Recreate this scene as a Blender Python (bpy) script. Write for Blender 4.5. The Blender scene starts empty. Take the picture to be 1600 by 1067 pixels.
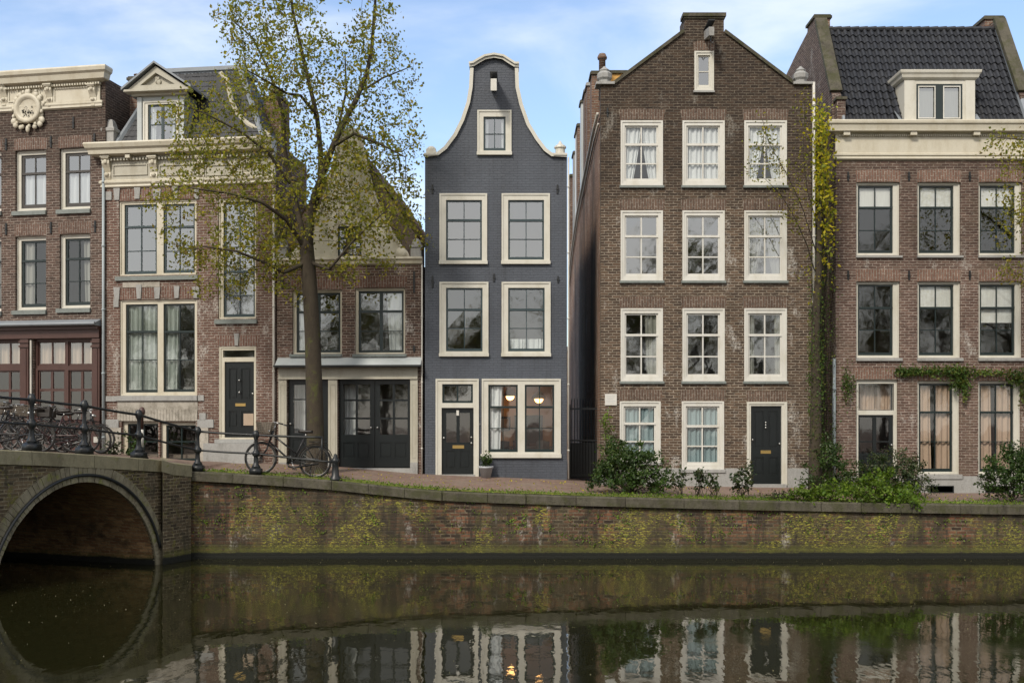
import bpy, math, random
import numpy as np
from mathutils import Vector, Matrix
from mathutils.geometry import tessellate_polygon
R = math.radians
random.seed(7); rng = np.random.default_rng(7)
SC = bpy.context.scene
COL = SC.collection
# ---------------------------------------------------------------- camera
F, CX, HY, CZ = 1620.0, 800.0, 660.0, 3.463      # focal length in photo pixels, centre, horizon row, eye height above the water
cam = bpy.data.objects.new('camera', bpy.data.cameras.new('camera')); COL.objects.link(cam)
cam.location = (0, 0, CZ); cam.rotation_euler = (R(90), 0, 0)
cam.data.sensor_width = 36; cam.data.lens = 36 * F / 1600; cam.data.shift_y = (HY - 533.5) / 1600
cam.data.clip_end = 3000; cam.data.clip_start = .1
SC.camera = cam
# ---------------------------------------------------------------- sky, sun, exposure
SUN_EL, SUN_AZ = 42, -150        # azimuth measured from +Y, clockwise: behind the camera to the left
w = bpy.data.worlds.new("World"); SC.world = w; w.use_nodes = True
wn = w.node_tree.nodes; wl = w.node_tree.links; wn.clear()
def wnode(t, **k):
    n = wn.new(t)
    for a, b in k.items(): setattr(n, a, b)
    return n
wo = wnode('ShaderNodeOutputWorld'); bg = wnode('ShaderNodeBackground')
sky = wnode('ShaderNodeTexSky', sky_type='NISHITA', sun_disc=False, sun_elevation=R(SUN_EL), sun_rotation=R(SUN_AZ))
sky.air_density = 1.0; sky.dust_density = .6; sky.ozone_density = 2.0
tc = wnode('ShaderNodeTexCoord')
mp = wnode('ShaderNodeMapping'); mp.inputs['Scale'].default_value = (1.0, 1.0, 2.6); mp.inputs['Rotation'].default_value = (.25, .35, .3)
nz = wnode('ShaderNodeTexNoise'); nz.inputs['Scale'].default_value = 2.7; nz.inputs['Detail'].default_value = 7; nz.inputs['Roughness'].default_value = .52; nz.inputs['Distortion'].default_value = .35
wl.new(tc.outputs['Generated'], mp.inputs[0]); wl.new(mp.outputs[0], nz.inputs['Vector'])
thin = wnode('ShaderNodeMapRange', interpolation_type='SMOOTHSTEP'); thin.inputs[1].default_value = .47; thin.inputs[2].default_value = .72; thin.inputs[3].default_value = 0.06; thin.inputs[4].default_value = .62
wl.new(nz.outputs['Fac'], thin.inputs[0])
sp = wnode('ShaderNodeSeparateXYZ'); wl.new(tc.outputs['Generated'], sp.inputs[0])
back = wnode('ShaderNodeMapRange', interpolation_type='SMOOTHSTEP'); back.inputs[1].default_value = .35; back.inputs[2].default_value = -.5; back.inputs[3].default_value = 0; back.inputs[4].default_value = .85
wl.new(sp.outputs['Y'], back.inputs[0])
mixa = wnode('ShaderNodeMix', data_type='RGBA'); mixa.inputs['B'].default_value = (5.4, 5.5, 5.8, 1); wl.new(thin.outputs[0], mixa.inputs['Factor']); wl.new(sky.outputs[0], mixa.inputs['A'])
mixc = wnode('ShaderNodeMix', data_type='RGBA'); mixc.inputs['B'].default_value = (5.0, 4.75, 4.45, 1)
wl.new(back.outputs[0], mixc.inputs['Factor']); wl.new(mixa.outputs['Result'], mixc.inputs['A'])
wl.new(mixc.outputs['Result'], bg.inputs['Color']); bg.inputs['Strength'].default_value = .12
wl.new(bg.outputs[0], wo.inputs[0])
sl = bpy.data.lights.new('sun', 'SUN'); sl.energy = 1.7; sl.angle = R(10); sl.color = (1, .92, .80)
so = bpy.data.objects.new('sun', sl); COL.objects.link(so)
sd = Vector((math.sin(R(SUN_AZ)) * math.cos(R(SUN_EL)), math.cos(R(SUN_AZ)) * math.cos(R(SUN_EL)), math.sin(R(SUN_EL))))
so.rotation_euler = sd.to_track_quat('Z', 'Y').to_euler(); so.location = (0, -20, 30)
SC.view_settings.view_transform = 'Standard'; SC.view_settings.look = 'None'
SC.view_settings.exposure = 0.94; SC.view_settings.gamma = 1
SC.cycles.max_bounces = 6; SC.cycles.transparent_max_bounces = 10; SC.cycles.diffuse_bounces = 3; SC.cycles.glossy_bounces = 4
SC.cycles.caustics_reflective = False; SC.cycles.caustics_refractive = False; SC.cycles.sample_clamp_indirect = 6
# ---------------------------------------------------------------- materials
class NT:
    def __init__(s, name):
        s.m = bpy.data.materials.new(name); s.m.use_nodes = True
        s.n = s.m.node_tree.nodes; s.l = s.m.node_tree.links; s.n.clear()
        s.out = s.n.new('ShaderNodeOutputMaterial'); s.b = s.n.new('ShaderNodeBsdfPrincipled')
        s.l.new(s.b.outputs[0], s.out.inputs[0])
        s.tc = s.n.new('ShaderNodeTexCoord')
    def node(s, t, ins=None, **k):
        n = s.n.new(t)
        for a, b in k.items(): setattr(n, a, b)
        for a, b in (ins or {}).items(): s.put(n.inputs[a], b)
        return n
    def put(s, sock, v):
        if hasattr(v, 'is_output') or isinstance(v, bpy.types.NodeSocket): s.l.new(v, sock)
        else:
            if isinstance(v, tuple) and len(v) == 3 and sock.type == 'RGBA': v = v + (1,)
            sock.default_value = v
    def obj(s): return s.tc.outputs['Object']
    def noise(s, scale, detail=4, vec=None, rough=.55, dist=0, stretch=None):
        v = vec or s.obj()
        if stretch: v = s.node('ShaderNodeMapping', {'Vector': v, 'Scale': stretch}).outputs[0]
        return s.node('ShaderNodeTexNoise', {'Vector': v, 'Scale': scale, 'Detail': detail, 'Roughness': rough, 'Distortion': dist}).outputs['Fac']
    def rng(s, v, a, b, c=0., d=1.): return s.node('ShaderNodeMapRange', {0: v, 1: a, 2: b, 3: c, 4: d}, interpolation_type='SMOOTHSTEP').outputs[0]
    def mix(s, f, a, b, blend='MIX'):
        n = s.n.new('ShaderNodeMix'); n.data_type = 'RGBA'; n.blend_type = blend
        s.put(n.inputs['Factor'], f); s.put(n.inputs[6], a); s.put(n.inputs[7], b); return n.outputs[2]
    def math(s, op, a, b=0.): return s.node('ShaderNodeMath', {0: a, 1: b}, operation=op).outputs[0]
    def bump(s, h, strength=.5, dist=.01, prev=None):
        n = s.node('ShaderNodeBump', {'Height': h, 'Strength': strength, 'Distance': dist})
        if prev is not None: s.l.new(prev, n.inputs['Normal'])
        return n.outputs[0]
    def set(s, **k):
        for a, b in k.items(): s.put(s.b.inputs[a.replace('_', ' ')], b)
        return s
def sepz(t):
    n = t.node('ShaderNodeSeparateXYZ', {0: t.obj()}); return n.outputs[0], n.outputs[1], n.outputs[2]
def brick(name, c1, c2, mortar, vert=False, white=0., soot=None, moss=None, msize=.011, row=.078, wid=.235, patch=.35, hue=None, painted=False, wet=None, rough=.9):
    t = NT(name); X, Y, Z = sepz(t)
    XY = t.math('ADD', X, Y)
    vec = t.node('ShaderNodeCombineXYZ', {0: Z, 1: XY} if vert else {0: XY, 1: Z}).outputs[0]
    wob = t.node('ShaderNodeTexNoise', {'Vector': t.obj(), 'Scale': 4.5, 'Detail': 5, 'Roughness': .7})
    v2 = t.node('ShaderNodeVectorMath', {0: wob.outputs['Color'], 1: (.5, .5, .5)}, operation='SUBTRACT')
    v3 = t.node('ShaderNodeVectorMath', {0: v2.outputs[0], 'Scale': .034}, operation='SCALE')
    vec = t.node('ShaderNodeVectorMath', {0: vec, 1: v3.outputs[0]}, operation='ADD').outputs[0]
    jn = t.noise(5.5, 6, rough=.8, stretch=(1, 1, 1.6)); mc = tuple(mortar)
    if not painted: mortar = t.mix(t.rng(jn, .36, .68), tuple(c * .42 for c in mc), tuple(min(.62, c * 1.55) for c in mc))
    b = t.node('ShaderNodeTexBrick', {'Vector': vec, 'Color1': c1, 'Color2': c2, 'Mortar': mortar, 'Scale': 1., 'Mortar Size': msize, 'Mortar Smooth': .25, 'Bias': -.1, 'Brick Width': wid, 'Row Height': row})
    col = b.outputs['Color']
    yy = t.node('ShaderNodeSeparateXYZ', {0: vec}).outputs[1]; fr = t.math('FRACT', t.math('DIVIDE', yy, row)); ln_ = t.math('MAXIMUM', t.rng(fr, .0, .22, 1, 0), t.rng(fr, .86, 1., 0, 1))
    col = t.mix(t.math('MULTIPLY', ln_, .0 if painted else .6), col, mortar)
    if not painted: col = t.mix(t.math('MULTIPLY', t.rng(t.noise(13., 4, rough=.85), .60, .68), t.rng(t.noise(1.3, 4, rough=.7), .40, .62, .1, .55)), col, tuple(min(.6, c * 1.7) for c in mc))
    big = t.noise(.55, 5); mid = t.noise(3.2, 5, rough=.7)
    fine = t.noise(28, 3)
    col = t.mix(t.rng(fine, .3, .75, 0, .35), col, t.mix(1., col, (.55, .52, .5), 'MULTIPLY'))
    col = t.mix(t.rng(big, .35, .7, 0, patch), col, t.mix(1., col, (.45, .43, .42), 'MULTIPLY'))
    col = t.mix(t.rng(mid, .52, .78, 0, patch), col, t.mix(1., col, (1.5, 1.42, 1.35), 'MULTIPLY'))
    sk_ = t.noise(2.6, 5, rough=.65, stretch=(1.4, 1.4, .09)); col = t.mix(t.rng(sk_, .5, .72, 0, .45 if not painted else .5), col, t.mix(1., col, (.62, .6, .57), 'MULTIPLY'))
    col = t.mix(t.rng(sk_, .46, .3, 0, .22), col, t.mix(1., col, (1.35, 1.33, 1.3), 'MULTIPLY'))
    if hue: col = t.mix(t.rng(t.noise(.9, 4, dist=.6), .48, .66, 0, .7), col, t.mix(.5, col, hue))
    if white:
        wz = t.noise(1.5, 6, rough=.72, stretch=(1, 1, .55)); wf = t.noise(16, 4, rough=.8)
        f = t.math('MULTIPLY', t.rng(wz, .57 - .10 * white, .66 - .08 * white), t.rng(wf, .42, .6))
        col = t.mix(t.math('MULTIPLY', f, .8), col, (.50, .48, .44))
    if soot:   # (z0, z1, amount): grime washed down from the top of the wall
        g = t.math('ADD', t.rng(Z, soot[0], soot[1]), t.math('MULTIPLY', t.math('SUBTRACT', mid, .5), .5))
        col = t.mix(t.rng(g, .25, .95, 0, soot[2]), col, t.mix(1., col, (.33, .31, .28), 'MULTIPLY'))
    if moss:
        for (sc, lo, hi, am, mc, st) in moss:
            mz = t.noise(sc, 7, rough=.74, dist=.5, stretch=st); f = t.rng(mz, lo, hi, 0, am)
            if sc > 5: f = t.math('MULTIPLY', f, t.rng(t.noise(.75, 6, rough=.7, dist=.8, stretch=(1, 1, .8)), .47, .60))     # moss grows in colonies
            col = t.mix(f, col, mc)
    if wet:
        g = t.math('ADD', Z, t.math('MULTIPLY', t.math('SUBTRACT', t.noise(6., 6, rough=.75, stretch=(.5, 1, 1)), .5), .42))
        col = t.mix(t.math('MULTIPLY', t.rng(g, wet[1] - .03, wet[1] + .22, 1, 0), t.rng(t.noise(9., 5, rough=.8, stretch=(1, 1, 2.)), .36, .56, .15, .9)), col, (.085, .088, .017))
        g = t.math('ADD', Z, t.math('MULTIPLY', t.math('SUBTRACT', mid, .5), .10))
        col = t.mix(t.rng(g, wet[0], wet[0] + .05, 1, 0), col, (.006, .007, .004))
    t.set(Base_Color=col, Roughness=rough)
    hgt = t.math('ADD', t.math('MULTIPLY', b.outputs['Fac'], -1.), t.math('MULTIPLY', fine, .8))
    hgt = t.math('ADD', hgt, t.math('MULTIPLY', t.noise(7, 4), .8))
    t.set(Normal=t.bump(hgt, .7 if not painted else .6, .012))
    if painted: t.set(Specular_IOR_Level=.35)
    return t.m
def paint(name, c, rough=.5, dirt=.25, dirtc=(.5, .47, .4), bump=.15, spec=.5, dsc=2.5, fine=30.):
    t = NT(name); n = t.noise(dsc, 6, rough=.7, stretch=(1, 1, .4)); f = t.noise(fine, 3)
    col = t.mix(t.rng(n, .42, .75, 0, dirt), c, t.mix(1., c, dirtc, 'MULTIPLY'))
    col = t.mix(t.rng(f, .3, .8, 0, dirt * .5), col, t.mix(1., c, (.75, .74, .72), 'MULTIPLY'))
    t.set(Base_Color=col, Roughness=rough, Specular_IOR_Level=spec, Normal=t.bump(t.math('ADD', f, n), bump, .006))
    return t.m
def stone(name, c, rough=.85, dirt=.5, moss=0., mossc=(.16, .17, .03), streak=True, bump=.5):
    t = NT(name); n = t.noise(1.7, 7, rough=.75, stretch=(1, 1, .35) if streak else None); f = t.noise(22, 4, rough=.7); kk = t.noise(5., 6, rough=.75, stretch=(1, 1, .5))
    col = t.mix(t.rng(n, .4, .72, 0, dirt), c, t.mix(1., c, (.38, .36, .32), 'MULTIPLY'))
    col = t.mix(t.rng(f, .3, .75, 0, .5), col, t.mix(1., col, (.7, .69, .66), 'MULTIPLY'))
    col = t.mix(t.rng(kk, .5, .7, 0, dirt), col, t.mix(1., col, (.45, .44, .41), 'MULTIPLY')); col = t.mix(t.rng(kk, .44, .3, 0, dirt * .6), col, t.mix(1., col, (1.6, 1.58, 1.5), 'MULTIPLY'))
    if moss: col = t.mix(t.rng(t.noise(2.3, 7, rough=.75, dist=.4), .62 - .2 * moss, .72 - .1 * moss, 0, .85), col, mossc)
    t.set(Base_Color=col, Roughness=rough, Normal=t.bump(t.math('ADD', f, n), bump, .015)); return t.m
def leafmat(name, cols, trans=.35, rough=.55):
    t = NT(name); g = t.node('ShaderNodeNewGeometry')
    r = t.node('ShaderNodeValToRGB', {'Fac': g.outputs['Random Per Island']}); e = r.color_ramp.elements
    while len(e) < len(cols): e.new(.5)
    for i, c in enumerate(cols): e[i].position = i / (len(cols) - 1); e[i].color = c + (1,)
    hs = t.rng(t.noise(.9, 3), .3, .7, .65, 1.25)
    col = t.mix(1., r.outputs[0], t.node('ShaderNodeCombineColor', {0: hs, 1: hs, 2: hs}).outputs[0], 'MULTIPLY')
    t.set(Base_Color=col, Roughness=rough, Specular_IOR_Level=.3)
    tr = t.node('ShaderNodeBsdfTranslucent', {'Color': t.mix(1., col, (1.5, 1.6, .7), 'MULTIPLY')})
    mxs = t.node('ShaderNodeMixShader', {0: trans}); t.l.new(t.b.outputs[0], mxs.inputs[1]); t.l.new(tr.outputs[0], mxs.inputs[2])
    t.l.new(mxs.outputs[0], t.out.inputs[0]); return t.m
def glassmat(name, refl=.45, tint=(.75, .8, .78), wav=.12):
    t = NT(name); n = t.noise(2.2, 2, stretch=(1, 1, 1)); bp = t.bump(n, wav, .02)
    gl = t.node('ShaderNodeBsdfGlossy', {'Color': (.95, .97, .97), 'Roughness': .03, 'Normal': bp})
    tr = t.node('ShaderNodeBsdfTransparent', {'Color': tint})
    lw = t.node('ShaderNodeLayerWeight', {'Blend': .5})     # two-sided, so that light also leaves the room
    f = t.math('MINIMUM', t.math('ADD', t.math('POWER', lw.outputs['Facing'], 5.), refl + .04), 1.)
    mxs = t.node('ShaderNodeMixShader', {0: f}); t.l.new(tr.outputs[0], mxs.inputs[1]); t.l.new(gl.outputs[0], mxs.inputs[2])
    t.l.new(mxs.outputs[0], t.out.inputs[0]); return t.m
def clothmat(name, c, trans=.35):
    t = NT(name); n = t.noise(9, 3, stretch=(3, 3, .3)); col = t.mix(t.rng(n, .3, .7, 0, .35), c, t.mix(1., c, (.75, .75, .76), 'MULTIPLY'))
    t.set(Base_Color=col, Roughness=.9)
    tr = t.node('ShaderNodeBsdfTranslucent', {'Color': col}); mxs = t.node('ShaderNodeMixShader', {0: trans})
    t.l.new(t.b.outputs[0], mxs.inputs[1]); t.l.new(tr.outputs[0], mxs.inputs[2]); t.l.new(mxs.outputs[0], t.out.inputs[0]); return t.m
MAT = {}
MAT['brick_h1'] = brick('brown_brick', (.065, .04, .03), (.14, .088, .068), (.27, .23, .195), soot=(7.2, 9.6, .6))
MAT['brick_h1v'] = brick('brown_brick_soldier', (.115, .068, .05), (.165, .10, .075), (.25, .215, .185), vert=True)
MAT['brick_h2'] = brick('red_brown_brick', (.12, .062, .046), (.18, .104, .08), (.34, .295, .25), white=.5)
MAT['brick_h2v'] = brick('red_brown_brick_soldier', (.14, .07, .05), (.20, .11, .085), (.30, .26, .22), vert=True)
MAT['brick_h3'] = brick('dark_red_brick', (.065, .036, .026), (.155, .09, .067), (.29, .245, .205), white=.3, soot=(5.2, 6.8, .4))
MAT['brick_h3v'] = brick('dark_red_brick_soldier', (.12, .06, .042), (.18, .10, .075), (.26, .22, .19), vert=True)
MAT['brick_grey'] = brick('grey_painted_brick', (.084, .095, .117), (.09, .102, .125), (.060, .070, .088), patch=.4, painted=True, rough=.5, msize=.007, row=.075)
MAT['brick_h4'] = brick('umber_brick', (.055, .034, .022), (.145, .092, .058), (.27, .23, .18), white=.2, soot=(6., 10.2, .8), msize=.013)
MAT['brick_h4v'] = brick('umber_brick_soldier', (.10, .062, .044), (.155, .10, .072), (.24, .205, .17), vert=True)
MAT['brick_h4s'] = brick('weathered_side_brick', (.24, .12, .07), (.33, .19, .12), (.33, .28, .23), white=.3, patch=.6, moss=[(.55, .48, .64, .8, (.05, .042, .03), (1, 1, .22))])
MAT['brick_h5'] = brick('rose_brick', (.095, .052, .04), (.185, .115, .09), (.35, .295, .25), white=.15, soot=(4.8, 8, .45), hue=(.12, .09, .06))
MAT['brick_h5v'] = brick('rose_brick_soldier', (.17, .092, .066), (.23, .135, .10), (.29, .25, .21), vert=True)
MOSSY = [(.55, .46, .56, .75, (.05, .04, .022), (1.3, 1, .35)), (1.6, .50, .58, .7, (.022, .017, .011), (1.6, 1, .3)), (3.2, .56, .66, .6, (.085, .082, .018), (1, 1, .6)), (7., .50, .60, .8, (.15, .145, .024), (1, 1, 2.4)), (13., .53, .59, .9, (.36, .34, .045), (1, 1, 3.)), (20., .60, .66, .8, (.012, .01, .007), (1, 1, 2.)), (24., .64, .69, .8, (.40, .36, .26), (1, 1, 1.5))]
MAT['quay'] = brick('mossy_quay_brick', (.03, .018, .011), (.25, .11, .058), (.15, .12, .08), white=.05, patch=.9, soot=(.9, .1, .75), moss=MOSSY, wet=(.14, .22), msize=.016, row=.09, wid=.26, hue=(.10, .09, .05))
MAT['bridge_brick'] = brick('bridge_brick', (.05, .036, .02), (.165, .122, .07), (.24, .205, .135), patch=.6, moss=[(2., .52, .66, .8, (.03, .027, .015), (1, 1, .4)), (2.6, .55, .64, .8, (.12, .115, .02), (1, 1, .7)), (12., .54, .62, .85, (.28, .27, .04), (1, 1, 1.6)), (22., .62, .69, .8, (.38, .34, .25), (1, 1, 2.))], wet=(.14, .17), row=.08)
MAT['vault'] = brick('vault_brick', (.22, .11, .05), (.48, .30, .14), (.30, .22, .12), patch=.8, moss=[(1.1, .5, .68, .8, (.03, .024, .012), None), (4, .6, .7, .7, (.2, .13, .05), None)], wet=(.12, .12))  # brick colour lightened to stand in for light thrown up by the water
MAT['coping'] = stone('mossy_coping_stone', (.095, .086, .062), dirt=1., moss=.9, mossc=(.045, .047, .014), bump=1.)
MAT['bridge_coping'] = stone('bridge_coping_stone', (.26, .235, .15), dirt=.6, moss=.25)
MAT['ring'] = stone('arch_ring_stone', (.25, .225, .155), dirt=.9, moss=.5)
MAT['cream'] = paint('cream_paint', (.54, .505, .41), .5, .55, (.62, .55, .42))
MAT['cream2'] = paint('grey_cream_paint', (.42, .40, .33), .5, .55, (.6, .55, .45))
MAT['palegable'] = paint('sunlit_weathered_render', (.60, .57, .47), .7, .5, (.6, .57, .48))  # tone raised in place of sunlight on the tree-shaded gable
MAT['white'] = paint('off_white_paint', (.62, .61, .565), .45, .55, (.7, .66, .55))
MAT['ivory'] = paint('ivory_paint', (.585, .57, .505), .45, .55, (.7, .66, .55))
MAT['ltgrey'] = stone('pale_grey_stone', (.34, .34, .33), .8, .4)
MAT['plaster'] = stone('peeling_plaster', (.42, .39, .34), .9, .75, streak=False)
MAT['sill'] = stone('bluestone_sill', (.20, .225, .215), .7, .3)
MAT['dsash'] = paint('black_green_paint', (.012, .022, .022), .3, .2, (.6, .7, .7), .05)
MAT['bsash'] = paint('slate_blue_green_paint', (.03, .05, .055), .35, .2, (.6, .7, .7), .05)
MAT['brownsash'] = paint('grey_brown_paint', (.055, .05, .045), .4, .2, (.6, .6, .6), .05)
MAT['redwood'] = paint('oxblood_paint', (.07, .032, .025), .45, .5, (.5, .45, .4), .12)
MAT['door'] = paint('black_door_paint', (.008, .011, .012), .28, .3, (.6, .6, .6), .05)
MAT['iron'] = paint('black_iron', (.009, .011, .012), .42, .3, (1.8, 1.6, 1.4), .2)
MAT['lead'] = paint('lead_sheet', (.22, .245, .27), .45, .5, (.6, .62, .66), .25)
MAT['leadw'] = paint('pale_lead_sheet', (.42, .45, .45), .5, .4, (.7, .7, .7), .2)
MAT['pipe'] = paint('grey_zinc_pipe', (.33, .38, .40), .45, .4, (.6, .6, .6), .1)
MAT['pipew'] = paint('white_pipe', (.55, .53, .48), .45, .5, (.5, .48, .4), .1)
MAT['brass'] = NT('brass').set(Base_Color=(.55, .38, .14), Metallic=.9, Roughness=.35).m
MAT['chrome'] = NT('bare_metal').set(Base_Color=(.45, .45, .44), Metallic=.9, Roughness=.3).m
MAT['dull'] = NT('dull_rim_metal').set(Base_Color=(.22, .22, .21), Metallic=.7, Roughness=.45).m
MAT['rubber'] = paint('tyre_rubber', (.018, .017, .016), .8, .4, (2, 1.8, 1.5), .2)
MAT['bikeblack'] = paint('black_enamel', (.012, .012, .013), .3, .4, (3, 2.6, 2), .1)
MAT['bikered'] = paint('red_enamel', (.03, .008, .008), .3, .4, (.6, .6, .6), .1)
MAT['leather'] = paint('black_leather', (.02, .016, .013), .5, .3)
MAT['wicker'] = paint('grey_wicker', (.13, .11, .085), .8, .5, bump=.6)
MAT['slate'] = stone('roof_slate', (.045, .047, .052), .6, .5)
MAT['chimney'] = brick('chimney_brick', (.15, .08, .055), (.22, .13, .09), (.26, .23, .19), patch=.6)
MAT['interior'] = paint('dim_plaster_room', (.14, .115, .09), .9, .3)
MAT['glow_room'] = paint('amber_glow_plaster', (.85, .56, .30), .9, .3)  # amber lamp light is put into the wall colour
MAT['glass'] = glassmat('window_glass', .28, (.94, .96, .95), .05)
MAT['glass_low'] = glassmat('clear_window_glass', .07, (.98, .99, .98), .06)
MAT['glass_mid'] = glassmat('old_window_glass', .17, (.94, .96, .94), .07)
MAT['curtain'] = clothmat('white_net_curtain', (.66, .69, .70), .1)
MAT['curtaing'] = clothmat('grey_green_net_curtain', (.40, .45, .42), .1)
MAT['curtaind'] = clothmat('dim_lace_curtain', (.30, .30, .27), .1)
MAT['curtainb'] = clothmat('pale_blue_green_curtain', (.27, .36, .38), .1)
MAT['curtainp'] = clothmat('peach_glow_curtain', (.46, .34, .255), .1)  # warm sunset glow of the panes put into the cloth colour
MAT['blind'] = clothmat('white_roller_blind', (.66, .67, .64), .1)
MAT['bark'] = stone('mossy_bark', (.052, .04, .026), .95, .7, moss=.5, mossc=(.07, .08, .014), bump=1.)
MAT['twig'] = stone('dark_twig_bark', (.035, .028, .018), .95, .5, moss=.2, mossc=(.07, .075, .02))
MAT['leaf'] = leafmat('elm_leaves', [(.10, .115, .018), (.18, .195, .03), (.27, .26, .04), (.13, .125, .028), (.38, .32, .04), (.18, .12, .035)], .5)
MAT['leafbush'] = leafmat('shrub_leaves', [(.02, .045, .01), (.04, .08, .016), (.06, .11, .025), (.03, .055, .015), (.09, .13, .03)], .3, .4)
MAT['leafdark'] = leafmat('dark_shrub_leaves', [(.018, .036, .012), (.03, .055, .016), (.055, .075, .025), (.075, .065, .03)], .25, .45)
MAT['leafbright'] = leafmat('bright_ground_leaves', [(.06, .12, .015), (.12, .2, .02), (.18, .26, .03), (.06, .09, .02)], .4, .45)
MAT['leafyellow'] = leafmat('yellow_creeper_leaves', [(.42, .36, .02), (.52, .43, .03), (.28, .3, .025), (.14, .18, .02)], .45)
MAT['seed'] = leafmat('drifting_specks', [(.10, .09, .045), (.17, .15, .08), (.07, .07, .03)], .1)
MAT['leafivy'] = leafmat('ivy_leaves', [(.03, .065, .012), (.05, .10, .018), (.09, .14, .025), (.12, .11, .02)], .3)
MAT['leaffar'] = leafmat('far_tree_leaves', [(.05, .065, .02), (.08, .095, .028), (.12, .11, .035), (.18, .10, .035)], .35)
MAT['moss'] = stone('street_moss', (.13, .15, .018), .95, .6, moss=.5, mossc=(.22, .22, .03), streak=False, bump=1.)
MAT['paper'] = paint('tan_paper', (.40, .31, .23), .8, .3)
MAT['pot'] = paint('pale_grey_pot', (.38, .40, .42), .6, .3)
def pantile(name, c):
    t = NT(name); n = t.noise(1.4, 5, rough=.7); f = t.noise(11, 4)
    col = t.mix(t.rng(n, .4, .7, 0, .6), c, t.mix(1., c, (1.9, 1.8, 1.6), 'MULTIPLY'))
    col = t.mix(t.rng(f, .35, .75, 0, .7), col, t.mix(1., col, (.45, .46, .5), 'MULTIPLY'))
    t.set(Base_Color=col, Roughness=.5, Specular_IOR_Level=.5, Normal=t.bump(f, .4, .01)); return t.m
MAT['tile'] = pantile('black_pantile', (.022, .024, .029)); MAT['tile_brown'] = pantile('brown_pantile', (.12, .085, .065))
# water
t = NT('canal_water')
n1 = t.noise(1.1, 3, stretch=(1.2, .55, 1)); n2 = t.noise(5.5, 3, stretch=(1, .5, 1)); n3 = t.noise(.28, 2)
bp = t.bump(n3, .35, .02, None); bp = t.bump(n1, t.rng(t.noise(.13, 4, stretch=(.6, 1.5, 1)), .35, .7, .14, .5), .02, bp); bp = t.bump(n2, .2, .006, bp)
sk = t.rng(t.noise(45, 2, rough=.7, stretch=(1, .35, 1)), .70, .73); dn = t.rng(t.noise(.6, 5), .45, .65, .12, .75)
col = t.mix(t.math('MULTIPLY', sk, dn), (.014, .014, .005), (.24, .23, .13))
t.set(Base_Color=col, Roughness=t.rng(t.noise(.22, 5, rough=.6, stretch=(.6, 1.6, 1)), .45, .7, .012, .10), IOR=2.05, Normal=bp); MAT['water'] = t.m
# pavers
t = NT('clinker_paving')
b = t.node('ShaderNodeTexBrick', {'Vector': t.node('ShaderNodeMapping', {'Vector': t.obj(), 'Rotation': (0, 0, R(45))}).outputs[0], 'Color1': (.17, .10, .078), 'Color2': (.235, .155, .125), 'Mortar': (.12, .10, .07), 'Scale': 1., 'Mortar Size': .008, 'Brick Width': .2, 'Row Height': .1})
col = t.mix(t.rng(t.noise(1.1, 6, rough=.7), .4, .75, 0, .6), b.outputs['Color'], (.21, .18, .14))
col = t.mix(t.rng(t.noise(2.4, 6, rough=.7), .62, .72, 0, .8), col, (.10, .11, .025))
t.set(Base_Color=col, Roughness=.85, Normal=t.bump(b.outputs['Fac'], .5, -.01)); MAT['paving'] = t.m
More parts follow.
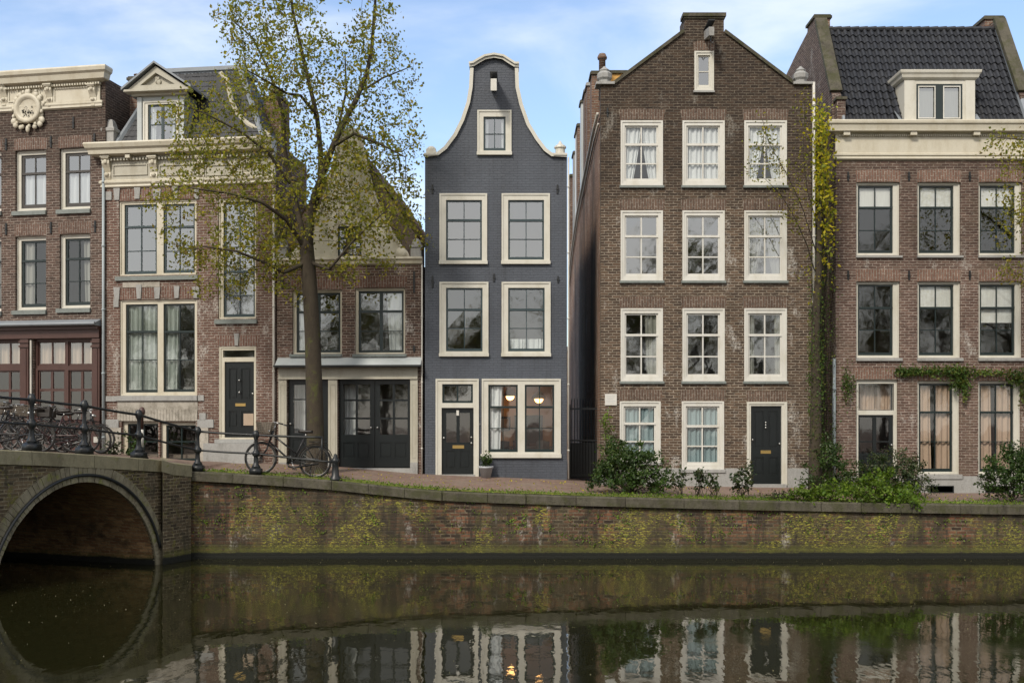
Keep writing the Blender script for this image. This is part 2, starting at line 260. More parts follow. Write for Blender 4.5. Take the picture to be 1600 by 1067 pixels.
# ---------------------------------------------------------------- mesh builder
class MB:
    def __init__(s): s.v = []; s.f = []
    def add(s, vs, fs):
        o = len(s.v); s.v += [tuple(p) for p in vs]; s.f += [tuple(i + o for i in f) for f in fs]; return s
    def box(s, x0, x1, y0, y1, z0, z1):
        return s.add([(x0, y0, z0), (x1, y0, z0), (x1, y1, z0), (x0, y1, z0), (x0, y0, z1), (x1, y0, z1), (x1, y1, z1), (x0, y1, z1)],
                     [(0, 3, 2, 1), (4, 5, 6, 7), (0, 1, 5, 4), (1, 2, 6, 5), (2, 3, 7, 6), (3, 0, 4, 7)])
    def prism(s, outer, holes, y0, y1, back=True):
        """polygon in (x, z) with holes, from y0 to y1"""
        def area(p): return sum(p[i][0] * p[(i + 1) % len(p)][1] - p[(i + 1) % len(p)][0] * p[i][1] for i in range(len(p)))
        loops = [list(outer)] + [list(h) for h in holes]
        loops = [l if (area(l) > 0) == (i == 0) else l[::-1] for i, l in enumerate(loops)]
        pts = [p for l in loops for p in l]
        tris = tessellate_polygon([[Vector((p[0], p[1], 0)) for p in l] for l in loops])
        n = len(pts); vs = [(p[0], y0, p[1]) for p in pts] + [(p[0], y1, p[1]) for p in pts]; fs = []
        for a, b, c in tris:
            ar = (pts[b][0] - pts[a][0]) * (pts[c][1] - pts[a][1]) - (pts[c][0] - pts[a][0]) * (pts[b][1] - pts[a][1])
            if ar < 0: b, c = c, b
            fs.append((a, b, c))
            if back: fs.append((a + n, c + n, b + n))
        o = 0
        for l in loops:
            k = len(l)
            for i in range(k):
                j = (i + 1) % k; fs.append((o + i, o + i + n, o + j + n, o + j))
            o += k
        return s.add(vs, fs)
    def sheet(s, grid):
        ny, nx = len(grid), len(grid[0]); vs = [p for r in grid for p in r]
        return s.add(vs, [(j * nx + i, j * nx + i + 1, (j + 1) * nx + i + 1, (j + 1) * nx + i) for j in range(ny - 1) for i in range(nx - 1)])
    def tube(s, pts, r, n=8, cap=True):
        pts = [Vector(p) for p in pts]; m = len(pts); rs = r if isinstance(r, (list, tuple)) else [r] * m
        vs = []; prev = None
        for i, p in enumerate(pts):
            d = (pts[min(i + 1, m - 1)] - pts[max(i - 1, 0)]); d = d.normalized() if d.length > 1e-9 else Vector((0, 0, 1))
            if prev is None: a = d.orthogonal().normalized()
            else:
                a = prev - d * prev.dot(d); a = a.normalized() if a.length > 1e-6 else d.orthogonal().normalized()
            prev = a; b = d.cross(a)
            for k in range(n):
                an = 2 * math.pi * k / n; vs.append(p + (a * math.cos(an) + b * math.sin(an)) * rs[i])
        fs = [(i * n + k, i * n + (k + 1) % n, (i + 1) * n + (k + 1) % n, (i + 1) * n + k) for i in range(m - 1) for k in range(n)]
        if cap: fs += [tuple(range(n))[::-1], tuple((m - 1) * n + k for k in range(n))]
        return s.add(vs, fs)
    def lathe(s, prof, c=(0, 0, 0), n=16, axis='z', sq=False):
        vs = []
        for r, h in prof:
            for k in range(n):
                an = 2 * math.pi * (k + (.5 if sq else 0)) / n; x, y = r * math.cos(an), r * math.sin(an)
                p = (x, y, h) if axis == 'z' else ((x, h, y) if axis == 'y' else (h, x, y))
                vs.append((p[0] + c[0], p[1] + c[1], p[2] + c[2]))
        m = len(prof)
        fs = [(i * n + k, i * n + (k + 1) % n, (i + 1) * n + (k + 1) % n, (i + 1) * n + k) for i in range(m - 1) for k in range(n)]
        fs += [tuple(range(n))[::-1], tuple((m - 1) * n + k for k in range(n))]
        return s.add(vs, fs)
    def ball(s, c, rx, ry, rz, n=12, m=7):
        prof = [(math.sin(math.pi * i / m), -math.cos(math.pi * i / m)) for i in range(m + 1)]
        vs = []
        for r, h in prof:
            r = max(r, .02)
            for k in range(n):
                an = 2 * math.pi * k / n; vs.append((c[0] + r * math.cos(an) * rx, c[1] + r * math.sin(an) * ry, c[2] + h * rz))
        fs = [(i * n + k, i * n + (k + 1) % n, (i + 1) * n + (k + 1) % n, (i + 1) * n + k) for i in range(m) for k in range(n)]
        fs += [tuple(range(n))[::-1], tuple(m * n + k for k in range(n))]
        return s.add(vs, fs)
    def build(s, name, mat, parent=None, smooth=False):
        me = bpy.data.meshes.new(name); me.from_pydata(s.v, [], s.f)
        if smooth: me.polygons.foreach_set('use_smooth', [True] * len(me.polygons))
        me.update(); o = bpy.data.objects.new(name, me); COL.objects.link(o)
        if mat: me.materials.append(MAT[mat] if isinstance(mat, str) else mat)
        if parent: o.parent = parent
        return o
def tag(o, label=None, cat=None, group=None, kind=None):
    for k, v in (('label', label), ('category', cat), ('group', group), ('kind', kind)):
        if v: o[k] = v
    return o
def thing(name, label, cat, loc=(0, 0, 0), rz=0, group=None):
    o = bpy.data.objects.new(name, None); COL.objects.link(o); o.location = loc; o.rotation_euler = (0, 0, rz); o.empty_display_size = .2
    return tag(o, label, cat, group)
def copy_tree(o, parent=None):
    c = o.copy(); COL.objects.link(c)
    if parent: c.parent = parent
    for ch in [x for x in KIDS.get(o.name, o.children)]: copy_tree(ch, c)
    return c
KIDS = {}
def P(px, py, D): return Vector(((px - CX) * D / F, D, CZ + (HY - py) * D / F))
def XW(px, D): return (px - CX) * D / F
def ZW(py, D): return CZ + (HY - py) * D / F
def leaves(mb, pts, size, spread=1., up=.3, nrm=None):
    """one pointed, slightly folded leaf at every point"""
    pts = np.asarray(pts, float); n = len(pts)
    if not n: return mb
    d = rng.normal(size=(n, 3)); d[:, 2] -= up; d /= np.linalg.norm(d, axis=1)[:, None]
    q = rng.normal(size=(n, 3))
    if nrm is not None: q = q * .5 + np.asarray(nrm)
    sd_ = np.cross(d, q); sd_ /= np.linalg.norm(sd_, axis=1)[:, None] + 1e-9
    nn = np.cross(sd_, d); s = size * rng.uniform(.6, 1.3, (n, 1))
    a = pts - d * s * .5; b = pts + sd_ * s * .3 + nn * s * .06; c = pts + d * s * .5; e = pts - sd_ * s * .3 + nn * s * .06
    V = np.stack([a, b, c, e], 1).reshape(-1, 3); o = len(mb.v)
    mb.v += [tuple(x) for x in V.tolist()]; mb.f += [(o + 4 * i, o + 4 * i + 1, o + 4 * i + 2, o + 4 * i + 3) for i in range(n)]
    return mb
# ---------------------------------------------------------------- ground, water, quay, bridge
DQ = 26.34
QUAY = [(297, 736), (404, 741.5), (519, 750.5), (618, 761), (686, 767), (747, 770), (900, 775), (1100, 780), (1250, 783.5), (1600, 789), (2200, 792)]
def invD(px): return .03797 + (297 - px) * 3.04e-5
BR = [(-700, 0), (-400, 0), (-100, 699), (0, 702), (60, 705), (128, 709), (190, 713.5), (252, 718), (297, 727)]
bx = []; by = []; bz = []
for px, py in BR:
    D = 1 / invD(px); bx.append(XW(px, D)); by.append(D); bz.append(ZW(py, D) if py else 2.98)
qx = [XW(px, DQ) for px, _ in QUAY]; qz = [ZW(py, DQ) for _, py in QUAY]
FX = [bx[0] - 60, bx[0] - .4] + bx[:-1] + [qx[0] - .02] + qx + [qx[-1] + 60]
FY = [by[0] - 1, by[0] - 1] + by[:-1] + [DQ - .1] + [DQ] * len(qx) + [DQ]
FZ = [2.9, 2.95] + bz[:-1] + [2.34] + qz + [qz[-1]]
def front_y(x): return float(np.interp(x, FX, FY))
def front_z(x): return float(np.interp(x, FX, FZ))
BK = [(-300, 2.85, 32.5), (0, 2.74, 31.6), (160, 2.58, 31.0), (300, 2.33, 30.65), (430, 2.27, 30.3), (532, 2.17, 30.1), (655, 1.98, 30), (887, 1.80, 30), (940, 1.67, 30), (1262, 1.574, 30), (1450, 1.43, 30), (1900, 1.42, 30)]
BX = [XW(p, d) for p, z, d in BK]; BZ = [z for p, z, d in BK]; BY = [d for p, z, d in BK]
def ground_z(x, y):
    y0 = front_y(x); y1 = float(np.interp(x, BX, BY)); t_ = min(1, max(0, (y - y0) / (y1 - y0)))
    return (front_z(x) - .03) * (1 - t_) + float(np.interp(x, BX, BZ)) * t_
xs = sorted(set([bx[0] - 60, bx[0] - 12] + [round(v, 3) for v in np.linspace(bx[0] - .4, -8.2, 40)] + FX[2:] + list(np.linspace(-8, 16, 60)) + [24, 60]))
rows = []
for j in range(14):
    r_ = []
    for x in xs:
        y0 = front_y(x) + .25; y1 = float(np.interp(x, BX, BY))
        y = y0 + (y1 - y0) * min(1, j / 10) + (0 if j <= 10 else (j - 10) ** 2 * 30)
        r_.append((x, y, ground_z(x, y) + (.004 * math.sin(x * 3 + j) if 0 < j < 10 else 0)))
    rows.append(r_)
tag(MB().sheet(rows).build('street', 'paving', smooth=True), kind='structure')
tag(MB().sheet([[(-90, -6, 0), (90, -6, 0)], [(-90, 60, 0), (90, 60, 0)]]).build('water', 'water'), kind='structure')
tag(MB().sheet([[(-150, -200, 1.5), (150, -200, 1.5)], [(-150, -6, 1.5), (150, -6, 1.5)], [(-150, -6, -.5), (150, -6, -.5)]]).build('opposite_bank', 'paving'), kind='structure')
tag(MB().sheet([[(-150, -6, -1.2), (150, -6, -1.2)], [(-150, 200, -1.2), (150, 200, -1.2)]]).build('canal_bed', 'vault'), kind='structure')
# quay wall
qw = thing('quay_wall', 'long mossy brick quay wall rising from the dark canal water', 'quay wall', (qx[0], DQ, 0))
def loc(p, o): return (p[0] - o[0], p[1] - o[1], p[2] - o[2])
O = (qx[0], DQ, 0); m = MB(); gx = list(np.linspace(0, qx[-1] - qx[0], 90))
zz = lambda x: float(np.interp(x + qx[0], qx, qz))
m.sheet([[(x, .03 - .03 + .0, -1.2) for x in gx], [(x, .02 * math.sin(x * 2), .6) for x in gx], [(x, .03 + .015 * math.sin(x * 3), zz(x) - .2) for x in gx]])
m.build('brick_face', 'quay', qw)
m = MB(); x = 0.0; L = qx[-1] - qx[0]
while x < L:
    l = random.uniform(.9, 1.5); x1 = min(L, x + l - .012); j = random.uniform(-.03, .03)
    z0, z1 = zz(x), zz(x1); h = .235; y0 = -.06 + j
    m.add([(x, y0, z0 - h), (x1, y0, z1 - h), (x1, y0, z1 - .03), (x, y0, z0 - .03), (x, y0 + .03, z0), (x1, y0 + .03, z1), (x1, .5, z1), (x, .5, z0), (x, .5, z0 - h), (x1, .5, z1 - h)],
          [(0, 1, 2, 3), (3, 2, 5, 4), (4, 5, 6, 7), (0, 3, 4, 7, 8), (1, 9, 6, 5, 2), (7, 6, 9, 8), (0, 8, 9, 1)])
    x += l
m.build('coping', 'coping', qw)
# bridge: its face runs from the quay towards the viewer, the arch opens on the canal
A0 = Vector((XW(297, DQ), DQ, 0)); Pm = lambda px: Vector((XW(px, 1 / invD(px)), 1 / invD(px), 0))
fd = (Pm(-700) - Pm(252)).normalized()
bang = math.atan2(-fd.y, -fd.x)           # local x runs from far left (towards viewer) to the pier on the right
E = Pm(252)
br = thing('arch_bridge', 'old brick arch bridge with stone ring and sloping coping at the left', 'bridge', tuple(E), bang)
def sb(px): return -(Pm(px) - E).length * (1 if px < 252 else -1)
s_r, s_l = sb(242), sb(-9); sc_ = (s_r + s_l) / 2; hw = (s_r - s_l) / 2; RI = 2.13; N = 40
arc = [(sc_ + hw * math.cos(math.pi * i / N), RI * math.sin(math.pi * i / N) ** 1.12) for i in range(N + 1)]
ro = .40
arco = [(sc_ + (hw + ro) * math.cos(math.pi * i / N), (RI + ro) * math.sin(math.pi * i / N)) for i in range(N + 1)]
topz = lambda s_: float(np.interp(s_, [sb(p) for p, _ in BR[:-1]], bz[:-1]))
tops = list(np.linspace(sb(-700), 0, 24))
outer = [(tops[0], -1.2)] + [(s_, topz(s_) - .28) for s_ in tops] + [(0, -1.2), (s_r, -1.2)] + arc[:] + [(s_l, -1.2)]
MB().prism(outer, [], 0, .4).build('spandrel', 'bridge_brick', br)
m = MB()   # voussoirs
NV = 64
for i in range(NV):
    a0 = math.pi * (i + .04) / NV; a1 = math.pi * (i + .96) / NV; p = []
    e = random.uniform(-.01, .012)
    for a, q in ((a0, 0), (a1, 0), (a1, 1), (a0, 1)):
        p.append((sc_ + (hw + q * ro * (.8 + .2 * math.sin(a))) * math.cos(a), (RI + q * ro) * math.sin(a) ** 1.12))
    m.prism(p, [], -.04 + e, .1)
m.build('arch_ring', 'ring', br)
m = MB()   # barrel vault running under the street; skewed to the face
ax = Matrix.Rotation(-bang, 3, 'Z') @ Vector((-.947, .322, 0))
if ax.y < 0: ax = -ax
gr = []
for j in range(12):
    o_ = ax * (j * 1.0); gr.append([(p[0] + o_.x, .05 + o_.y, p[1]) for p in [(arc[0][0], -1.2)] + arc + [(arc[-1][0], -1.2)]])
m.sheet(gr); m.build('vault', 'vault', br)
m = MB(); x = tops[0]
while x < -.02:
    l = random.uniform(1.3, 1.9); x1 = min(0, x + l); x1b = x1 - .01
    z0, z1 = topz(x), topz(x1); h = .30
    m.add([(x, -.06, z0 - h), (x1b, -.06, z1 - h), (x1b, -.06, z1 - .02), (x, -.06, z0 - .02), (x, -.03, z0), (x1b, -.03, z1), (x1b, .42, z1), (x, .42, z0), (x, .42, z0 - h), (x1b, .42, z1 - h)],
          [(0, 1, 2, 3), (3, 2, 5, 4), (4, 5, 6, 7), (0, 3, 4, 7, 8), (1, 9, 6, 5, 2), (7, 6, 9, 8), (0, 8, 9, 1)])
    x = x1
m.build('coping', 'bridge_coping', br)
m = MB(); pp = [(sc_ + (hw + .16) * math.cos(a), -.075, (RI + .16) * math.sin(a) ** 1.12) for a in np.linspace(.22, math.pi - .01, 50)]
m.tube(pp, .035, 6); m.build('conduit', 'iron', br, True)
# pier where bridge meets quay: two faces meeting in a corner
inv = lambda p: (Matrix.Rotation(-bang, 3, 'Z') @ (Vector((p[0], p[1], 0)) - E))
c1 = Vector((XW(254, 25.25), 25.25, 0)); c2 = Vector((XW(271, 25.6), 25.6, 0)); c3 = Vector((XW(298.5, 26.2), 26.2, 0)); c4 = Vector((XW(298.5, 27.2), 27.2, 0)); c5 = Vector((XW(252, 27.2), 27.2, 0))
ring = [inv(c) for c in (c1, c2, c3, c4, c5)]
def pier(mb, ring, z0, zs, gr_=0):
    c = sum(ring, Vector()) / len(ring); rr = [c + (p - c) * (1 + gr_) for p in ring]; n = len(rr)
    mb.add([(p.x, p.y, z0 if not isinstance(z0, list) else z0[i]) for i, p in enumerate(rr)] + [(p.x, p.y, zs[i]) for i, p in enumerate(rr)],
           [tuple(range(n))[::-1], tuple(range(n, 2 * n))] + [(i, (i + 1) % n, (i + 1) % n + n, i + n) for i in range(n)])
zt = [bz[-2], bz[-2] - .10, bz[-1], bz[-1], bz[-2]]
m = MB(); pier(m, ring, -1.2, [z - .28 for z in zt]); m.build('pier', 'bridge_brick', br)
m = MB(); pier(m, ring, [z - .283 for z in zt], zt, .06); m.build('pier_cap', 'bridge_coping', br)
# ---------------------------------------------------------------- facade frame: photo rows and columns -> metres on a house front
class Fac:
    def __init__(s, name, label, pxa, Da, pxb, Db, zb, group='canal houses standing in a row'):
        s.ia, s.ib, s.pa, s.pb = 1 / Da, 1 / Db, pxa, pxb; s.zb = zb
        A = s.pt(pxa); B = s.pt(pxb); s.A = A; s.dir = (B - A).normalized()
        s.o = thing(name, label, 'house', (A.x, A.y, zb), math.atan2(s.dir.y, s.dir.x), group)
    def D(s, px): return 1 / (s.ia + (s.ib - s.ia) * (px - s.pa) / (s.pb - s.pa))
    def pt(s, px): D = s.D(px); return Vector((XW(px, D), D, 0))
    def u(s, px): return (s.pt(px) - s.A).dot(s.dir)
    def z(s, py, px): return CZ + (HY - py) * s.D(px) / F - s.zb
    def q(s, px, py): return (s.u(px), s.z(py, px))
    def rect(s, x0, y0, x1, y1):      # real things are level: read both rows in the middle column
        c = (x0 + x1) / 2; a, b = s.u(x0), s.u(x1); t_, d = s.z(y0, c), s.z(y1, c); return [(a, d), (b, d), (b, t_), (a, t_)]
    def box(s, mb, x0, y0, x1, y1, v0, v1):
        r = s.rect(x0, y0, x1, y1); return mb.box(r[0][0], r[1][0], v0, v1, r[0][1], r[2][1])
def grow(r, g): return [(r[0][0] - g, r[0][1] - g), (r[1][0] + g, r[1][1] - g), (r[2][0] + g, r[2][1] + g), (r[3][0] - g, r[3][1] + g)]
def curtain_mesh(h, x0, y0, x1, y1, kind, v=.42):
    m = MB(); r = h.rect(x0, y0, x1, y1); a, b, zl, zh = r[0][0], r[1][0], r[0][1], r[2][1]
    def cloth(ua, ub, ua2, ub2, zt=zh, zbm=zl):
        n = max(8, int((ub - ua) / .03)); g = []
        for j in range(7):
            t_ = j / 6; p = ua + (ua2 - ua) * t_ ** 1.5; q_ = ub + (ub2 - ub) * t_ ** 1.5
            g.append([(p + (q_ - p) * i / n, v + .028 * math.sin(i * 1.7 + math.sin(i * .37) * 2) , zt + (zbm - zt) * t_) for i in range(n + 1)])
        m.sheet(g)
    w_ = b - a
    if kind == 'full': cloth(a - .05, b + .05, a - .05, b + .05)
    elif kind == 'parted': cloth(a - .05, a + w_ * .49, a - .05, a + w_ * .25); cloth(a + w_ * .51, b + .05, a + w_ * .75, b + .05)
    elif kind == 'sides': cloth(a - .05, a + w_ * .22, a - .05, a + w_ * .2); cloth(a + w_ * .8, b + .05, a + w_ * .82, b + .05)
    elif kind == 'left': cloth(a - .05, a + w_ * .45, a - .05, a + w_ * .4)
    elif kind == 'right': cloth(a + w_ * .62, b + .05, a + w_ * .68, b + .05)
    elif kind.startswith('low'): cloth(a - .05, b + .05, a - .05, b + .05, zl + (zh - zl) * float(kind[3:]))
    elif kind.startswith('blind'):
        zb_ = zh - (zh - zl) * float(kind[5:]); m.box(a - .05, b + .05, v - .1, v - .095, zb_, zh + .05); m.box(a - .05, b + .05, v - .11, v - .085, zb_ - .03, zb_)
    elif kind == 'gap': cloth(a - .05, a + w_ * .38, a - .05, a + w_ * .42); cloth(a + w_ * .52, b + .05, a + w_ * .5, b + .05)
    return m
def window(h, fr, sashes, hb, tr=None, fmat='white', smat='dsash', glass='glass', v=.05, cols=2, sill=None, curtain=None, cmat='curtain', stile=3., bar=1.3, mull=0, name='window', trw=3.4, pan=None, lintel=None, lmat=None, trim=True):
    """fr: outer frame (x0,y0,x1,y1); sashes: boxes inside it; hb: rows of thin bars; tr: row of the thick meeting rail"""
    R_ = h.rect(*fr); f = MB(); holes = [h.rect(*s_) for s_ in sashes]
    f.prism(grow(R_, .004), holes, v, v + .13)
    if trim:   # raised outer bead
        f.prism(grow(R_, .004), [grow(R_, -.045)], v - .022, v)
    fo = f.build(name, fmat, h.o)
    sm = MB(); pm = MB()
    for (x0, y0, x1, y1), hr in zip(sashes, holes):
        ys = [y0] + sorted(([tr] if tr else []) + list(hb)) + [y1]; W = x1 - x0; pw = []
        top = hr[2][1]; bot = hr[0][1]; a, b = hr[0][0], hr[1][0]; sc = h.D((x0 + x1) / 2) / F
        st = stile * sc; br_ = bar * sc; zc = lambda py: top - (py - y0) * (top - bot) / (y1 - y0)
        xe = [a + st + (b - a - 2 * st) * i / cols for i in range(cols + 1)]; mw = (mull * sc if mull else br_) / 2
        hs_ = []
        for j in range(len(ys) - 1):
            zt_ = zc(ys[j]) - (st if j == 0 else (trw * sc / 2 if ys[j] == tr else br_ / 2))
            zb_ = zc(ys[j + 1]) + (st * 1.6 if j == len(ys) - 2 else (trw * sc / 2 if ys[j + 1] == tr else br_ / 2))
            for i in range(cols):
                p0 = xe[i] + (mw if i else 0); p1 = xe[i + 1] - (mw if i < cols - 1 else 0); hs_.append([(p0, zb_), (p1, zb_), (p1, zt_), (p0, zt_)])
        sm.prism(hr, hs_, v + .045, v + .09)
        if tr: sm.box(a, b, v + .02, v + .046, zc(tr) - trw * sc / 2, zc(tr) + trw * sc / 2)
        for ph in hs_: # every pane sits a hair out of true
            w1, w2 = random.uniform(-.0015, .0015), random.uniform(-.0015, .0015)
            pm.add([(ph[0][0] - .003, v + .07 + w1, ph[0][1] - .003), (ph[1][0] + .003, v + .07 - w1, ph[1][1] - .003), (ph[2][0] + .003, v + .07 - w2, ph[2][1] + .003), (ph[3][0] - .003, v + .07 + w2, ph[3][1] + .003)], [(0, 1, 2, 3)])
    sm.build('sash', smat, fo); pm.build('pane', glass, fo)
    if sill:
        sx0, sy0, sx1, sy1, smt = sill; h.box(MB(), 0, 0, 1, 1, 0, 1) if False else None
        mm = MB(); r = h.rect(sx0, sy0, sx1, sy1); mm.add([(r[0][0], -.07, r[0][1]), (r[1][0], -.07, r[1][1]), (r[1][0], -.07, r[2][1] - .015), (r[0][0], -.07, r[2][1] - .015), (r[0][0], v + .02, r[2][1] + .012), (r[1][0], v + .02, r[2][1] + .012), (r[1][0], v + .02, r[0][1]), (r[0][0], v + .02, r[0][1])],
              [(0, 1, 2, 3), (3, 2, 5, 4), (0, 3, 4, 7), (1, 6, 5, 2), (0, 7, 6, 1)]); mm.build('sill', smt, fo)
    if curtain:
        for k, s_ in enumerate(sashes):
            c = curtain[k] if isinstance(curtain, (list, tuple)) else curtain
            if c: curtain_mesh(h, *s_, c, v + (.215 if c.startswith('blind') else .13)).build('curtain', MAT['blind'] if c.startswith('blind') else MAT[cmat], fo)
    if lintel:
        x0, x1, yt, yb, flare = lintel; a, b = h.u(x0), h.u(x1); c = (x0 + x1) / 2; zt_, zb_ = h.z(yt, c), h.z(yb, c); fl = flare * .0185
        n = 8; rise = .035
        bot = [(a + (b - a) * i / n, zb_ + rise * (1 - (2 * i / n - 1) ** 2)) for i in range(n + 1)]; tp = [(b + fl - (b - a + 2 * fl) * i / n, zt_ + rise * (1 - (2 * i / n - 1) ** 2)) for i in range(n + 1)]
        MB().prism(bot + tp, [], -.004, .05).build('lintel', lmat, h.o)
    return fo
def wall(h, outline, holes, mat, depth=12, name='wall', side=True, th=.32, seg=None):
    m = MB(); m.prism(outline, holes, 0, th)
    if side:
        us = [p[0] for p in outline]; a, b = min(us), max(us); zl = min(p[1] for p in outline)
        zt_ = max(p[1] for p in outline if abs(p[0] - a) < .05) - .02; zt2 = max(p[1] for p in outline if abs(p[0] - b) < .05) - .02
        m.box(a, a + .25, th, depth, zl, zt_); m.box(b - .25, b, th, depth, zl, zt2)
    return m.build(name, mat, h.o)
def interior(h, x0, x1, floors, mat='interior', v1=3.6):
    """plain rooms behind the windows: back wall, floors and party walls"""
    m = MB(); a, b = h.u(x0) + .26, h.u(x1) - .26; c = (x0 + x1) / 2; zs = [h.z(y, c) for y in floors]
    for z in zs: m.box(a, b, .33, v1, z - .1, z + .1)
    m.box(a, b, v1, v1 + .1, min(zs), max(zs)); m.box(a - .006, a + .03, .33, v1, min(zs), max(zs)); m.box(b - .03, b + .006, .33, v1, min(zs), max(zs))
    return m.build('interior', mat, h.o)
def moulding(h, x0, x1, pxr, prof, mat, name, retl=True, retr=True, v0=.0, parent=None):
    """prof: [(row, projection m)] from top to bottom; the moulding returns round both ends"""
    a, b = h.u(x0), h.u(x1); m = MB(); g = []
    for py, p in prof:
        z = h.z(py, pxr); pl = p if retl else 0; pr = p if retr else 0
        g.append([(a - pl, v0 + .06, z), (a - pl, v0 - p, z), (b + pr, v0 - p, z), (b + pr, v0 + .06, z)])
    m.sheet(g[::-1]); n = len(g); 
    m.f.append((len(m.v) - 4, len(m.v) - 3, len(m.v) - 2, len(m.v) - 1)); m.f.append((3, 2, 1, 0))
    return m.build(name, mat, parent or h.o)
def console(h, px, y0, y1, wpx, mat, proj=.22, name='console', drop=True):
    m = MB(); c = h.u(px); w_ = wpx * h.D(px) / F / 2; zt_, zb_ = h.z(y0, px), h.z(y1, px); H_ = zt_ - zb_
    prof = [(0, zt_), (-proj, zt_), (-proj, zt_ - .12 * H_), (-proj * .75, zt_ - .16 * H_), (-proj * .8, zt_ - .32 * H_), (-proj * .5, zt_ - .5 * H_), (-proj * .3, zt_ - .68 * H_), (-proj * .42, zt_ - .85 * H_), (-proj * .25, zb_), (0, zb_)]
    n = len(prof); vs = [(c - w_, v, z) for v, z in prof] + [(c + w_, v, z) for v, z in prof]
    m.add(vs, [tuple(range(n))[::-1], tuple(range(n, 2 * n))] + [(i, i + n, (i + 1) % n + n, (i + 1) % n) for i in range(n)])
    m.box(c - w_ * 1.25, c + w_ * 1.25, -proj * 1.1, 0, zt_ - .07 * H_, zt_ - .002)
    m.ball((c, -proj * .8, zt_ - .25 * H_), w_ * .6, .04, .1 * H_, 8, 5); m.ball((c, -proj * .45, zt_ - .78 * H_), w_ * .7, .05, .09 * H_, 8, 5)
    if drop: m.ball((c, -.05, zb_ - .1 * H_), w_ * .8, .06, .1 * H_, 8, 5)
    return m.build(name, mat, h.o)
def anchor(h, px, py, l=20):
    m = MB(); r = h.rect(px - 1.2, py - l / 2, px + 1.2, py + l / 2); m.box(r[0][0], r[1][0], -.03, .01, r[0][1], r[2][1]); c = (r[0][0] + r[1][0]) / 2
    z = (r[0][1] + r[2][1]) / 2; m.box(c - .035, c + .035, -.045, .01, z - .02, z + .02); return m.build('wall_anchor', 'iron', h.o)
def door(h, x0, y0, x1, y1, panels, v=.12, glasses=(), mat='door', letter=None, knob=None, name='door', hinge=True):
    m = MB(); r = h.rect(x0, y0, x1, y1); gl = [h.rect(*g) for g in glasses]; ps = [h.rect(*p) for p in panels]
    m.prism(r, gl + ps, v, v + .05); 
    for p in ps:
        m.prism(p, [grow(p, -.02)], v + .012, v + .04); m.prism(grow(p, -.02), [], v + .028, v + .045); q_ = grow(p, -.06)
        if q_[1][0] - q_[0][0] > .04 and q_[2][1] - q_[0][1] > .04: m.prism(q_, [], v + .01, v + .028)
    o = m.build(name, mat, h.o)
    if gl:
        g = MB()
        for q_ in gl: g.add([(q_[0][0], v + .03, q_[0][1]), (q_[1][0], v + .03, q_[1][1]), (q_[2][0], v + .03, q_[2][1]), (q_[3][0], v + .03, q_[3][1])], [(0, 1, 2, 3)])
        g.build('pane', 'glass_low', o)
    if letter:
        lm = MB(); q_ = h.rect(*letter); lm.prism(q_, [grow(q_, -.018)], v - .014, v + .002); lm.prism(grow(q_, -.016), [], v - .008, v); lm.build('letterbox', 'brass', o)
    for kx, ky in knob or []:
        c = (h.u(kx), h.z(ky, kx)); MB().lathe([(.012, 0), (.012, -.03), (.028, -.035), (.03, -.055), (.015, -.07)], (c[0], v, c[1]), 10, 'y').build('knob', 'chrome', o, True)
    return o
def roof_tiles(name, mat, parent, P0, P1, P2, P3, cols, rows_, amp=.03, step=.035, clipf=None):
    """pantiles on the quad P0 (low left) P1 (low right) P2 (high right) P3 (high left), real waves and steps"""
    P0, P1, P2, P3 = map(Vector, (P0, P1, P2, P3)); nrm = (P1 - P0).cross(P3 - P0).normalized()
    if nrm.y > 0: nrm = -nrm
    if abs(nrm.y) < .2 and nrm.z < 0: nrm = -nrm
    m = MB(); sub = 6
    for r_ in range(rows_):
        g = []
        for e, t_ in ((0, r_ / rows_), (1, (r_ + 1.08) / rows_)):
            a = P0.lerp(P3, min(t_, 1)); b = P1.lerp(P2, min(t_, 1)); line = []
            for i in range(cols * sub + 1):
                x_ = i / (cols * sub); ph = (i % sub) / sub; wv = math.sin(2 * math.pi * ph) * amp + (amp * .7 if ph < .2 else 0)
                line.append(a.lerp(b, x_) + nrm * (wv + (step if e == 0 else .004) + (random.Random(i // sub * 91 + r_).random() - .5) * .012))
            g.append(line)
        m.sheet(g)
        # front lip of the course
        lo = [p - nrm * (step * 1.3) for p in g[0]]; m.sheet([lo, g[0]])
    return m.build(name, mat, parent)
def side_wall(h, pts, u0, u1, mat, name='side_wall', parent=None):
    m = MB(); m.prism(pts, [], u0, u1); m.v = [(y, x, z) for x, y, z in m.v]; m.f = [f[::-1] for f in m.f]; return m.build(name, mat, parent or h.o)
def lvl(h, pxr, *pts):    # outline points: columns read on the front, rows read in one reference column
    return [(h.u(px), h.z(py, pxr)) for px, py in pts]
def pipe(h, px, y0, y1, mat, r=.04, name='downpipe'):
    m = MB(); u = h.u(px); z0, z1 = h.z(y1, px), h.z(y0, px); m.tube([(u, -.07, z0), (u, -.07, z1)], r, 8)
    z = z0 + .8
    while z < z1: m.tube([(u, -.07, z), (u, -.07, z + .05)], r * 1.35, 8); z += 1.9
    return m.build(name, mat, h.o, True)
